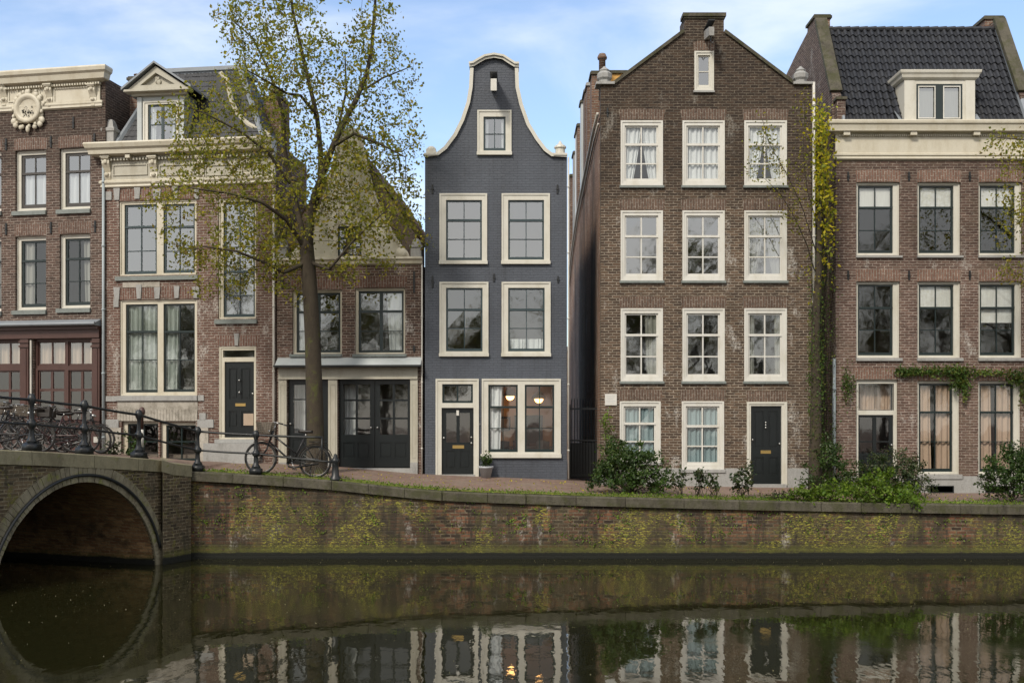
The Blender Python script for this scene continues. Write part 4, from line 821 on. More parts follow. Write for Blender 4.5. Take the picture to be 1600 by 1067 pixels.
for px, rd in ((673.5, True), (875.5, False)):
    m = MB(); c = h.u(px); z = h.z(244, 775); m.box(c - .2, c + .2, -.12, .36, z, z + .06)
    if rd: m.box(c - .14, c + .14, -.05, .25, z + .06, z + .2); m.ball((c, .1, z + .2), .14, .14, .11)
    else: m.lathe([(.14, 0), (.14, .16), (.18, .19), (.17, .24), (.07, .31), (.02, .4)], (c, .1, z + .06), 12)
    m.build('finial', IV, h.o)
hoist(h, 772, 128, 158, 9, 'white')
for px, y, l in ((676, 296, 14), (871, 296, 14), (676, 440, 18), (772, 434, 12), (872, 437, 10), (676, 590, 0)):
    if l: anchor(h, px, y, l)
pipe(h, 888, 247, 748, 'pipew', .025)
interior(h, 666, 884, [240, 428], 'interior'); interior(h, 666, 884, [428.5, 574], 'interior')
interior(h, 666, 884, [585, 741], 'glow_room', 3.2)
zE, zR = h.z(262, 775), h.z(106, 775); m = MB(); uL, uR, uM = h.u(664), h.u(886), h.u(773)
m.sheet([[(uL, .33, zE), (uL, 10, zE)], [(uM, .33, zR), (uM, 10, zR)]]); m.sheet([[(uR, .33, zE), (uR, 10, zE)], [(uM, .33, zR), (uM, 10, zR)]]); m.v = [(x, y, z - .6) for x, y, z in m.v]; m.build('roof', 'tile', h.o)
m = MB(); r = h.rect(751, 601, 754, 742); MB().box(h.u(749.5), h.u(750.5), -.04, 0, h.z(664, 750), h.z(661, 750)).build('doorbell', 'chrome', h.o)
# lit pendant lamp and table in the room behind the big window
lp = thing('pendant_lamp', 'glowing amber pendant lamp hanging behind the big grey house window', 'lamp', (XW(842, 30.9), 30.95, ZW(622, 30.9)))
MB().lathe([(.03, .22), (.10, .18), (.24, .0), (.235, -.02), (.02, .15)], (0, 0, 0), 16).build('lamp_shade', 'brass', lp, True)
t = NT('lamp_glow'); t.set(Base_Color=(1, .7, .35), Emission_Color=(1, .50, .16), Emission_Strength=3.6); MAT['glow'] = t.m
MB().ball((0, 0, -.03), .13, .13, .12).build('bulb', 'glow', lp, True); MB().tube([(0, 0, .2), (0, 0, .55)], .008, 5).build('cord', 'iron', lp)
l2 = copy_tree(lp); l2.location = (XW(797, 32.3), 32.3, ZW(618, 32.3)); l2['label'] = 'added amber lamp for more room glow behind the left sash of the big window'; lp['group'] = l2['group'] = 'amber lamps in the lit room'  # second lamp added to spread the amber glow
dt = thing('dining_table', 'dark dining table standing behind the lit ground floor window', 'table', (XW(815, 31.3), 31.3, 1.99))
MB().box(-1.1, 1.1, -.4, .4, .71, .75).build('tabletop', 'leather', dt)
for sx in (-1, 1):
    for sy in (-1, 1): MB().tube([(sx * 1.0, sy * .33, .71), (sx * 1.03, sy * .35, 0)], [.035, .022], 6).build('leg', 'leather', dt)
dc = thing('dining_chair', 'dark chair at the left end of the table behind the lit window', 'chair', (XW(786, 30.8), 30.8, 1.99))
MB().box(-.21, .21, -.21, .21, .43, .47).build('seat', 'leather', dc); m = MB(); m.sheet([[(-.2, -.2, .6), (0, -.24, .6), (.2, -.2, .6)], [(-.2, -.22, .92), (0, -.26, .94), (.2, -.22, .92)]]); m.build('backrest', 'leather', dc)
for sx in (-1, 1):
    for sy in (-1, 1): MB().tube([(sx * .18, sy * .18, .92 if sy < 0 else .43), (sx * .2, sy * .2, 0)], .018, 6).build('leg', 'leather', dc)
d2 = copy_tree(dc); d2.location.x = XW(848, 30.8); d2['label'] = 'dark chair at the right end of the table below the amber lamp'
dc['group'] = d2['group'] = 'dining chairs behind the lit window'
hr = H6.rect(676, 590, 750, 741); m = MB(); m.box(hr[0][0], hr[1][0], 1.2, 1.25, hr[0][1] - .1, hr[2][1]); m.box(hr[1][0] - .02, hr[1][0] + .03, .33, 1.2, hr[0][1] - .1, hr[2][1]); m.build('dark_hall_panel', 'interior', H6.o)  # dark panel added to keep the amber room out of the door glass
cb = thing('wall_cabinet', 'dark wooden cabinet at the back wall of the lit room', 'cabinet', (XW(826, 32.9), 32.9, 1.99)); m = MB(); m.box(-.5, .5, 0, .28, 0, .9); m.box(-.45, .45, .05, .28, .9, 1.7); m.build('carcass', 'leather', cb)
for sx in (-1, 1): MB().box(sx * .25 - .22, sx * .25 + .22, -.02, .0, .08, .82).build('cabinet_door', 'redwood', cb)
pf = thing('framed_picture', 'plain framed picture on the back wall left in the lit room', 'picture', (XW(782, 33.1), 33.08, 3.2)); MB().box(-.32, .32, -.03, 0, 0, .45).build('frame', 'leather', pf); MB().box(-.26, .26, -.035, -.03, .06, .39).build('canvas', 'paper', pf)
# potted plant by the door
pp = thing('potted_plant', 'small leafy plant in a tapered grey pot beside the black door', 'plant', (XW(759.5, 29.8), 29.75, ground_z(XW(759.5, 29.8), 29.75)))
m = MB(); m.lathe([(.13, 0), (.19, .27), (.215, .28), (.215, .33), (.18, .33), (.17, .28)], n=20); m.build('pot', 'pot', pp, True)
m = MB(); MB().lathe([(.01, .285), (.172, .29)], n=16).build('soil', 'bark', pp)
for i in range(9):
    an = i * 2.4; e = (.16 * math.cos(an), .12 * math.sin(an), .55 + .05 * (i % 4) + (.15 if i == 2 else 0)); m.tube([(0, 0, .28), (e[0] * .4, e[1] * .4, .42), e], [.008, .006, .003], 4)
m.build('stem', 'twig', pp); m = MB(); pts = []
for i in range(9):
    an = i * 2.4; top = .55 + .05 * (i % 4) + (.15 if i == 2 else 0)
    for k in range(26): t_ = random.uniform(.3, 1); pts.append((.16 * math.cos(an) * t_ + random.gauss(0, .03), .12 * math.sin(an) * t_ + random.gauss(0, .03), .3 + (top - .3) * t_ + random.gauss(0, .03)))
leaves(m, pts, .075, up=-.6); m.build('foliage', 'leafbush', pp)
# ================================================================ H4: tall umber house
h = H4 = Fac('tall_umber_house', 'tall dark brown brick house with pointed gable and white windows', 938, 30.0, 1268, 30.0, 1.6)
out = [(938.5, 133), (959, 132), (1069, 50), (1070, 26), (1131, 26), (1131, 50), (1240, 132), (1268, 132)]
cols = [(970, 1035.5), (1066.5, 1132), (1163, 1229)]; rws = [(189, 290), (329.5, 438.5), (482, 595.5)]
fr_ = [(a, y0, b, y1) for y0, y1 in rws for a, b in cols] + [(968.5, 627, 1032, 722), (1065.5, 627, 1131, 733)]; at = (1085, 81, 1115, 143); dr = (1167, 628, 1229.5, 758)
wall(h, lvl(h, 1100, (938.5, 800), (1268, 800)) + lvl(h, 1100, *out[::-1]), [h.rect(*w_) for w_ in fr_ + [at, dr]], 'brick_h4', side=False)
MB().box(h.u(1268) - .25, h.u(1268), .32, 20, h.z(800, 1100), h.z(134, 1100)).build('party_wall', 'brick_h4', h.o)
curt = ['parted', 'full', 'parted', None, None, 'parted', 'right', None, 'sides', 'full', 'full']; gls = ['glass'] * 6 + ['glass_mid'] * 3 + ['glass_low'] * 2
for i, (x0, y0, x1, y1) in enumerate(fr_):
    H_ = y1 - y0; g_ = i >= 9; s_ = (x0 + 6, y0 + 7.5, x1 - 7, y1 - 7)
    window(h, (x0, y0, x1, y1), [s_], [y0 + H_ * .66] , y0 + H_ * .365, WH, WH, 'glass_low' if i < 3 else gls[i], .0, stile=2.6, bar=2., trw=3.6, curtain=curt[i], cmat='curtainb' if g_ else ('curtain' if i < 3 else 'curtaind'),
           sill=(x0 - 2, y1, x1 + 2, y1 + 4 if i != 10 else y1 + 5, 'sill' if not g_ else 'ltgrey'), lintel=(x0 - 1, x1 + 1, y0 - 17, y0 - .5, 2.5), lmat='brick_h4v')
window(h, at, [(1090, 87, 1109.5, 136)], [112], None, IV, IV, 'glass', -.02, cols=1, stile=2, sill=(1083, 142, 1116, 145.5, 'ltgrey'), lintel=(1084, 1116, 66, 80.5, 1), lmat='brick_h4v')
m = MB(); R0 = h.rect(*dr); m.prism(grow(R0, .004), [h.rect(1173, 634, 1221, 757.9)], -.02, .14); m.prism([(R0[0][0], R0[0][1]), R0[1], R0[2], R0[3]], [h.rect(1170, 631, 1225, 757.95)], -.045, -.02); m.build('door_frame', IV, h.o)
MB().prism(lvl(h, 1198, (1168, 627.5), (1229, 627.5), (1232, 611), (1165, 611)), [], -.004, .03).build('lintel', 'brick_h4v', h.o)
door(h, 1173, 634, 1221, 756, [(1178, 642, 1194, 700), (1200, 642, 1216, 700), (1178, 714, 1194, 742), (1200, 714, 1216, 742)], .05, letter=(1189, 703.5, 1205, 708.5), knob=[(1196.5, 660), (1196.5, 664), (1196.5, 668), (1218, 693), (1176, 687)])
m = MB(); r = h.rect(1168, 756, 1228, 761); m.box(r[0][0], r[1][0], -.08, .3, r[0][1] - .2, r[2][1]); m.build('threshold', 'ltgrey', h.o)
m = MB()
for x0, x1 in ((937.5, 1064), (1133.5, 1166), (1230, 1268.5)): r = h.rect(x0, 731.5, x1, 790); MB().box(r[0][0], r[1][0], -.035, .02, r[0][1], r[2][1]).build('stone_plinth', 'ltgrey', h.o)
r = h.rect(1064, 738.2, 1133.5, 790); m.box(r[0][0], r[1][0], -.035, .02, r[0][1], r[2][1]); m.build('stone_plinth', 'ltgrey', h.o)
# stone edging of the gable
m = MB()
for a, b in ((1, 2), (5, 6)):
    pts = lvl(h, 1100, out[a], out[b]); band(m, pts, .02, .07, -.06, .36)
r = h.rect(1066.5, 21.5, 1134, 27); m.box(r[0][0], r[1][0], -.08, .4, r[0][1], r[2][1]); r = h.rect(1068.5, 27, 1132.5, 30); m.box(r[0][0], r[1][0], -.04, .34, r[0][1], r[2][1])
m.box(h.u(1131) - .001, h.u(1131) + .0, 0, .01, 0, .01) if False else None
m.build('gable_coping', 'coping', h.o); MB().box(h.u(1070), h.u(1131), .32, .9, h.z(60, 1100), h.z(24, 1100)).build('chimney', 'brick_h4', h.o)
for px in (945, 1252.5):
    m = MB(); c = h.u(px); z = h.z(133, 1100); x0, x1 = (931, 960) if px < 1000 else (1238.5, 1269); m.box(h.u(x0), h.u(x1), -.1, .4, z, z + .07); m.lathe([(.17, 0), (.17, .08), (.22, .14), (.23, .26), (.14, .34), (.16, .38), (.06, .46), (.03, .5)], (c, .12, z + .07), 8, sq=True); m.build('finial', 'ltgrey', h.o)
hoist(h, 1104, 49, 74, 8, 'ltgrey'); anchor(h, 949, 176, 14)
zE, zR = h.z(142, 1100), h.z(45, 1100); uL, uR, uM = h.u(945), h.u(1262), h.u(1100); m = MB()
m.sheet([[(uL, .33, zE), (uL, 20, zE)], [(uM, .33, zR), (uM, 20, zR)]]); m.sheet([[(uR, .33, zE), (uR, 20, zE)], [(uM, .33, zR), (uM, 20, zR)]]); m.v = [(x, y, z - .35) for x, y, z in m.v]; m.build('roof', 'tile', h.o)
interior(h, 940, 1266, [180, 318, 465, 612, 757], v1=4.5)
zz_ = lambda py, px: CZ + (HY - py) * (138 / (px - 800) * 30) / F - h.zb; vv = lambda px: 138 / (px - 800) * 30 - 30
gut = [(937.5, 178), (930, 208), (922, 246), (912, 296), (905, 330), (898, 376), (891, 436)]; tp_ = [(vv(x), zz_(y, x) + .12) for x, y in gut] + [(vv(888), zz_(446, 888))]
side_wall(h, [(.32, h.z(800, 938)), (vv(888), h.z(800, 938))] + tp_[::-1][:-1] + [(.32, tp_[0][1])], -.0, .25, 'brick_h4s')
m = MB(); m.tube([(-.07, vv(x), zz_(y, x)) for x, y in gut], .045, 8); m.tube([(-.05, vv(x), zz_(y, x) - .3) for x, y in gut], .03, 8); m.build('side_gutter', 'pipew', h.o, True)
chimney(h, 914, 944, 139, 300, 36.2, .9); chimney(h, 924.5, 945, 111, 260, 33.2, .7); chimney(h, 917.5, 940, 129, 260, 35, .6, capm='ltgrey')
chimney(h, 908, 930, 156, 320, 38.4, .6, mat='leadw'); chimney(h, 902.5, 920, 193, 340, 40.4, .8); chimney(h, 900, 915, 205, 360, 41.5, .6, mat='white'); chimney(h, 896.5, 912, 236, 380, 43, .8, mat='ltgrey'); chimney(h, 891, 905, 272, 420, 45.6, .8)
fz = ZW(126, 31.5) - h.zb; MB().lathe([(.11, fz - .6), (.10, fz + .62), (.14, fz + .64), (.15, fz + .70), (.10, fz + .80), (.02, fz + .82)], (h.u(941.5) + .12, 1.5, 0), 12).build('flue', 'chimney', h.o, True)
MAT['ochre'] = paint('ochre_boarding', (.62, .34, .08), .6, .3)
z1_, z2_ = ZW(150, 32) - h.zb, ZW(115.5, 32) - h.zb; xa_, xb_ = XW(955, 32) - h.A.x, XW(1004, 32) - h.A.x
MB().box(xa_, xb_, 2., 4, z1_, z2_).build('ochre_dormer', 'ochre', h.o); MB().box(xa_ - .06, xb_ + .06, 1.94, 4.06, z2_, z2_ + .09).build('dormer_cap', 'coping', h.o)
# downpipe and plaque
pipe(h, 1270.5, 130, 620, 'pipew', .04)
pq = thing('wall_plaque', 'small pale square plaque on dark brick above the big shrub', 'plaque', (XW(954.5, 29.98), 29.985, ZW(633, 29.98)))
MB().box(-.17, .17, -.02, 0.01, 0, .33).build('board', 'white', pq); m = MB()
for i in range(5): m.box(-.13, .13 - .03 * (i % 3), -.0215, -.0195, .27 - i * .05, .277 - i * .05)
m.build('text_line', 'pipe', pq)
# alley gate
ga = thing('alley_gate', 'dark iron gate closing the narrow alley beside the grey house', 'gate', (XW(889, 31.2), 31.2, 1.7))
W_ = XW(936, 31.2) - XW(889, 31.2); m = MB()
for z in (.15, 1.2, 2.15): m.box(0, W_, -.02, .02, z, z + .05)
m.box(0, .05, -.03, .03, 0, 2.3); m.box(W_ - .05, W_, -.03, .03, 0, 2.3); m.build('gate_frame', 'iron', ga)
m = MB()
for i in range(10): x = .08 + (W_ - .14) * i / 9; m.tube([(x, 0, .1), (x, 0, 2.42), (x, 0, 2.5)], [.013, .013, .002], 5)
m.build('bars', 'iron', ga); MB().box(.02, W_ - .02, .03, .05, .1, 1.15).build('kick_plate', 'iron', ga)
# buildings that close the alley far behind
bb = thing('rear_annex', 'dim brick annex closing the far end of the alley', 'building', (1.0, 52.5, 1.6)); MB().box(.3, 4.3, 0, 3, 0, 5.5).build('wall', 'brick_h4s', bb); MB().box(.25, 4.35, -.1, 3.1, 5.5, 5.7).build('roof', 'lead', bb)
# ================================================================ H5: rose brick house with black tiled roof
h = H5 = Fac('tiled_roof_house', 'rose brick house with black tiled roof, cream cornice and dormer', 1306, 30.0, 1690, 30.0, 1.43)
cl = [(1338, 1406), (1433.5, 1501), (1529, 1597), (1624, 1692)]
f1 = [(a, 285, b, 399) for a, b in cl]; f2 = [(a, 440, b, 559) for a, b in cl]; f3 = [(1433.5, 595, 1499.5, 741), (1528.5, 595, 1595, 741), (1624, 595, 1690, 741)]; dr = (1338, 593, 1403, 748)
wall(h, lvl(h, 1450, (1306, 810), (1700, 810), (1700, 200), (1306, 200)), [h.rect(*w_) for w_ in f1 + f2 + f3 + [dr]], 'brick_h5', side=False)
for i, (x0, y0, x1, y1) in enumerate(f1):
    window(h, (x0, y0, x1, y1), [(x0 + 4, y0 + 4, x1 - 9, y1 - 4)], [y0 + 74], y0 + 38.5, IV, 'dsash', 'glass_low', .09, stile=3., sill=(x0 - 1, y1, x1 + 3, y1 + 4, 'ltgrey'), curtain='blind0.32', lintel=(x0, x1, y0 - 18, y0, 1), lmat='brick_h5v')
for i, (x0, y0, x1, y1) in enumerate(f2):
    window(h, (x0, y0, x1, y1), [(x0 + 4, y0 + 4, x1 - 9, y1 - 4)], [y0 + 75], y0 + 40.5, IV, 'dsash', 'glass_low', .09, stile=3., sill=(x0 - 1, y1, x1 + 3, y1 + 5, 'ltgrey'), curtain=[None, 'blind0.3', 'blind0.52', 'blind0.3'][i], lintel=(x0, x1, y0 - 18, y0, 1), lmat='brick_h5v')
for i, (x0, y0, x1, y1) in enumerate(f3):
    window(h, (x0, y0, x1, y1), [(x0 + 4, y0 + 4, x1 - 9, y1 - 4)], [y0 + 95], y0 + 49, IV, 'dsash', 'glass_low', .09, stile=3., sill=(x0 - 1, y1, x1 + 3, y1 + 7, 'ltgrey'), curtain='gap', cmat='curtainp', lintel=(x0, x1, y0 - 18, y0, 1), lmat='brick_h5v')
m = MB(); m.prism(grow(h.rect(*dr), .004), [h.rect(1342.5, 599, 1398.5, 641), h.rect(1342.5, 648, 1397.5, 747.9)], .08, .2); dfo = m.build('door_frame', IV, h.o)
q_ = h.rect(1342.5, 599, 1398.5, 641); m = MB(); m.prism(q_, [h.rect(1345.5, 602, 1369.5, 638), h.rect(1371.5, 602, 1395.5, 638)], .12, .16); m.build('fanlight_sash', 'dsash', dfo); MB().add([(p[0], .14, p[1]) for p in q_], [(0, 1, 2, 3)]).build('fanlight', 'glass_low', dfo)
curtain_mesh(h, 1343, 600, 1398, 640, 'full').build('curtain', MAT['curtainp'], dfo)
door(h, 1342.5, 648, 1397.5, 747, [(1348, 712, 1366, 738), (1374, 712, 1392, 738)], .12, [(1345.5, 652, 1366, 689), (1371.5, 652, 1391.5, 689), (1345.5, 691, 1366, 708), (1371.5, 691, 1391.5, 708)], knob=[(1394.5, 695)])
MB().prism(lvl(h, 1370, (1336, 592.5), (1406, 592.5), (1409, 575), (1333, 575)), [], -.004, .03).build('lintel', 'brick_h5v', h.o)
m = MB()
pb = [(1305.5, 1337), (1404, 1700)]
for x0, x1 in pb:
    if x0 > 1400: m.build('stone_plinth', 'ltgrey', h.o); m = MB()
    r = h.rect(x0, 743.5 if x0 < 1400 else 748.2, x1, 800); hs_ = [h.rect(1452, 759, 1489, 769), h.rect(1539, 759, 1576, 769)] if x0 > 1400 else []; m.prism(r, hs_, -.04, .02)
for a_, b_ in ((1404, 1432.4), (1504.5, 1527.5), (1599.5, 1623)): r = h.rect(a_, 743.5, b_, 748.2); m.box(r[0][0], r[1][0], -.04, .02, r[0][1], r[2][1])
m.build('stone_plinth', 'ltgrey', h.o); m = MB()
for x0 in (1452, 1539):
    r = h.rect(x0, 759, x0 + 37, 769); m.prism(grow(r, .01), [grow(r, -.015)], -.05, -.0)
    m.box(r[0][0], r[1][0], .0, .015, r[0][1], r[2][1])
    m.build('cellar_grate', 'iron', h.o); m = MB()
for px in (1325, 1420, 1515, 1610):
    for y in (276, 430): anchor(h, px, y, 14)
moulding(h, 1306.5, 1700, 1450, [(191.5, .30), (193.5, .32), (197, .31), (199, .27), (204, .25), (208, .24), (209, .10), (211, .05)], CR, 'cornice', True, False)
m = MB(); r = h.rect(1306.5, 211, 1700, 240); m.box(r[0][0] - .03, r[1][0], -.045, .0, r[0][1], r[2][1])
x = h.u(1310)
while x < h.u(1700): m.box(x, x + .03, -.10, -.04, h.z(214.5, 1450), h.z(211.5, 1450)); x += .06
for px in (1352, 1447, 1550): r = h.rect(px, 219, px + .8, 240); m.box(r[0][0], r[1][0], -.05, -.04, r[0][1], r[2][1])
m.build('frieze', CR, h.o)
for px in (1320, 1424, 1522, 1620): r = h.rect(px - 5, 208.5, px + 5, 214); MB().box(r[0][0], r[1][0], -.2, -.03, r[0][1], r[2][1]).build('modillion', CR, h.o)
moulding(h, 1306.5, 1700, 1450, [(240, .05), (241.5, .09), (244, .09), (245.5, .06), (249, .075), (251, .02)], CR, 'lower_moulding', True, False)
# roof
VR = 1.95; zE = h.z(191, 1450); D2 = 30 + VR; zR = CZ + (HY - 47) * D2 / F - h.zb
u0 = h.u(1318); u1 = h.u(1612); a0 = (XW(1300, D2) - h.A.x); a1 = (XW(1547, D2) - h.A.x); uu0 = max(u0, a0)
rf = roof_tiles('roof', 'tile', h.o, (u0 - .0, .02, zE), (u1 + .05, .02, zE), (u1 + .05, VR, zR), (u0, VR, zR), 27, 13, .032, .04)
m = MB(); x = u0
while x < u1: m.tube([(x, VR, zR + .01), (x + .28, VR, zR + .035)], .08, 8); x += .27
m.build('ridge_tile', 'tile', rf)
m = MB(); m.sheet([[(u0, VR + .02, zR), (u1, VR + .02, zR)], [(u0, 7, zE + .5), (u1, 7, zE + .5)]]); m.box(u0, u1, .05, .12, zE - .2, zE); m.build('rear_slope', 'tile', rf)
# side gables that stand proud of the roof, with stone bands
zt2 = zR + .25
for s_, (ua, ub) in (('l', (h.u(1306), h.u(1320))), ('r', (h.u(1603), h.u(1617)))):
    side_wall(h, [(.33 if s_ == 'l' else .4, h.z(810, 1450) if s_ == 'l' else zE - .5), (9, h.z(810, 1450) if s_ == 'l' else zE - .5), (9, zR - 1), (4.2, zR + .05), (VR + .5, zt2 + .1), (VR, zt2), (.7, zE + 1.2), (.33, zE + .9)], ua, ub, 'brick_h5', 'side_gable')
    m = MB(); P_ = [(.45, zE + 1.0), (VR + .02, zt2 + .03)]; d = .05
    m.add([(ua - .05, P_[0][0], P_[0][1]), (ub + .05, P_[0][0], P_[0][1]), (ub + .05, P_[1][0], P_[1][1]), (ua - .05, P_[1][0], P_[1][1]), (ua - .05, P_[0][0] - .1, P_[0][1] + .04), (ub + .05, P_[0][0] - .1, P_[0][1] + .04), (ub + .05, P_[1][0] - .1, P_[1][1] + .06), (ua - .05, P_[1][0] - .1, P_[1][1] + .06)],
          [(4, 5, 6, 7), (0, 3, 2, 1), (0, 4, 7, 3), (1, 2, 6, 5), (0, 1, 5, 4), (3, 7, 6, 2)]); m.build('stone_band', 'coping', h.o)
m = MB(); m.box(h.u(1309), h.u(1322), .05, .5, zE, h.z(155, 1315)); m.build('kneeler_pier', 'brick_h5', h.o); MB().box(h.u(1307), h.u(1324), .0, .55, h.z(155, 1315), h.z(151, 1315)).build('kneeler_cap', 'coping', h.o)
m = MB(); m.tube([(u0 + .02, .0, zE + .02), (u0 + .02, VR - .08, zR - .02)], .06, 6); m.build('lead_flashing', 'lead', rf); m = MB(); m.tube([(u1 - .1, .0, zE + .02), (u1 - .1, VR - .08, zR - .02)], .09, 6); m.build('lead_flashing', 'lead', rf)
chimney(h, 1273, 1297, 23, 52, 32.3, .8, pots=((1288, .1, .12),)); chimney(h, 1539, 1567, 25, 52, 32.3, .8, pots=((1553, .1, .12),)); 
# dormer
X0, X1 = h.u(1411), h.u(1521); zb_, zt_ = zE - .02, h.z(126, 1465); m = MB(); sw = (1430, 133, 1502, 189.5)
m.prism([(X0, zb_), (X1, zb_), (X1, zt_), (X0, zt_)], [h.rect(*sw)], .12, .24); m.add([(X0, .24, zb_), (X0, 1.35, zt_), (X0, .24, zt_)], [(0, 1, 2)]); m.add([(X1, .24, zb_), (X1, 1.35, zt_), (X1, .24, zt_)], [(0, 1, 2)])
for x0, x1 in ((1411, 1427), (1506, 1521)): r = h.rect(x0, 128, x1, 190); m.box(r[0][0], r[1][0], .095, .12, r[0][1], r[2][1])
do = m.build('dormer', IV, h.o)
r = h.rect(*sw); m = MB(); m.prism(r, [h.rect(1433, 136, 1460, 187), h.rect(1472, 136, 1499, 187)], .13, .2); m.build('dormer_sash', 'dsash', do); m = MB()
for x0, x1 in ((1433, 1460), (1472, 1499)): q_ = h.rect(x0, 136, x1, 187); m.prism(q_, [grow(q_, -.03)], .12, .13)
m.build('glazing_bead', 'white', do)
MB().add([(p[0], .17, p[1]) for p in r], [(0, 1, 2, 3)]).build('pane', 'glass', do); curtain_mesh(h, 1431, 134, 1501, 189, 'blind0.97', .31).build('blind', MAT['curtaind'], do)
m = MB(); z0_ = zt_; g = []
for z, p in ((h.z(127, 1465), .02), (h.z(124, 1465), .08), (h.z(120, 1465), .10), (h.z(117, 1465), .14), (h.z(114, 1465), .15), (h.z(113, 1465), .15)): g.append([(X0 - p, 1.6, z), (X0 - p, .12 - p, z), (X1 + p, .12 - p, z), (X1 + p, 1.6, z)])
m.sheet(g); m.f.append((len(m.v) - 4, len(m.v) - 3, len(m.v) - 2, len(m.v) - 1)); m.build('dormer_cornice', IV, do)
m = MB(); m.add([(X0 - .02, .1, zb_ + .02), (X0 - .18, .06, zb_ + .06), (X0 - .16, 1.3, zt_ + .0), (X0 - .01, 1.3, zt_)], [(0, 1, 2, 3)]); m.add([(X1 + .02, .1, zb_ + .02), (X1 + .14, .06, zb_ + .06), (X1 + .14, 1.3, zt_), (X1 + .01, 1.3, zt_)], [(0, 1, 2, 3)]); m.build('lead_apron', 'lead', do)
do.location.y = -.2
interior(h, 1308, 1698, [215, 420, 577, 752], v1=4); pipe(h, 1302, 560, 755, 'pipe', .05)
# ================================================================ railing along bridge and quay
def edge_pt(px, back=.16):
    if px < 297:
        p = Pm(px); n_ = Vector((fd.y, -fd.x, 0)); n_ = n_ if n_.y > 0 or n_.x < 0 else -n_
        n_ = Vector((-abs(fd.y), abs(fd.x), 0)); p = p + n_ * back; z = float(np.interp(px, [b_[0] for b_ in BR], bz)); return Vector((p.x, p.y, z))
    x = XW(px, DQ + back); return Vector((x, DQ + back, float(np.interp(x, qx, qz))))
posts = [(-28, 1.24), (58, 1.24), (140, 1.24), (225, 1.18), (309, 1.15), (400, 1.13)]
ra = thing('railing', 'black cast iron railing with round collared posts along bridge and quay', 'railing', tuple(edge_pt(225)))
def R3(p): return p - ra.location
def post_mesh(H_):
    m = MB(); k = H_ / 1.24
    m.lathe([(.235, 0), (.235, .14), (.215, .155), (.17, .17), (.155, .20)], n=4, sq=True)
    m.lathe([(.12, .19), (.13, .21), (.12, .24), (.085, .27), (.07, .34), (.062, .44), (.07, .50), (.10, .52), (.115, .56), (.115, .60), (.10, .64), (.07, .66), (.06, .70), (.05, .86), (.052, .95), (.075, 1.02), (.10, 1.06), (.105, 1.11), (.10, 1.15), (.085, 1.18), (.07, 1.2), (.05, 1.22), (.045, 1.23)], n=14)
    m.v = [(x * .84, y * .84, z * k) for x, y, z in m.v]; return m
tops_, lows_ = [], []
for px, H_ in posts:
    p = edge_pt(px); o = post_mesh(H_).build('post', 'iron', ra, True); o.location = R3(p); o.rotation_euler.z = bang if px < 297 else 0
    tops_.append(R3(p) + Vector((0, 0, 1.10 * H_ / 1.24))); lows_.append(R3(p) + Vector((0, 0, .58 * H_ / 1.24)))
pe = edge_pt(503); te = R3(Vector((pe.x, pe.y, ZW(683, DQ + .16)))); le = R3(Vector((edge_pt(522).x, pe.y, ZW(722, DQ + .16))))
def smooth_path(ps):
    out_ = []
    for i in range(len(ps) - 1):
        for k in range(8):
            t_ = k / 8; q = ps[i].lerp(ps[i + 1], t_); q.z -= .012 * math.sin(math.pi * t_); out_.append(q)
    return out_ + [ps[-1]]
MB().tube(smooth_path(tops_ + [te]), .030, 8).build('top_rail', 'iron', ra, True); MB().tube(smooth_path(lows_ + [le]), .026, 8).build('lower_rail', 'iron', ra, True)
MB().tube([te + Vector((0, 0, .02)), te - Vector((0, 0, .58))], .022, 6).build('end_strut', 'iron', ra, True)
p = edge_pt(524, .2); b_ = thing('end_bollard', 'short black iron stub post behind the rear bicycle wheel', 'bollard', tuple(p))
MB().lathe([(.17, 0), (.15, .05), (.10, .12), (.085, .3), (.085, .44), (.11, .48), (.10, .54), (.06, .57), (.04, .66), (.01, .68)], n=12).build('body', 'iron', b_, True)
p = edge_pt(246, .5); b_ = thing('white_topped_pole', 'slim pole with worn white middle behind the bridge railing', 'pole', (p.x, p.y, p.z - .02))
MB().lathe([(.16, 0), (.16, .05), (.12, .12), (.08, .16), (.05, .2), (.045, .32)], n=12).build('foot', 'iron', b_, True); MB().lathe([(.046, .32), (.04, .75)], n=12).build('white_band', 'white', b_, True)
MB().lathe([(.042, .75), (.04, 1.1), (.07, 1.13), (.08, 1.2), (.05, 1.28), (.02, 1.3)], n=12).build('top', 'redwood', b_, True)
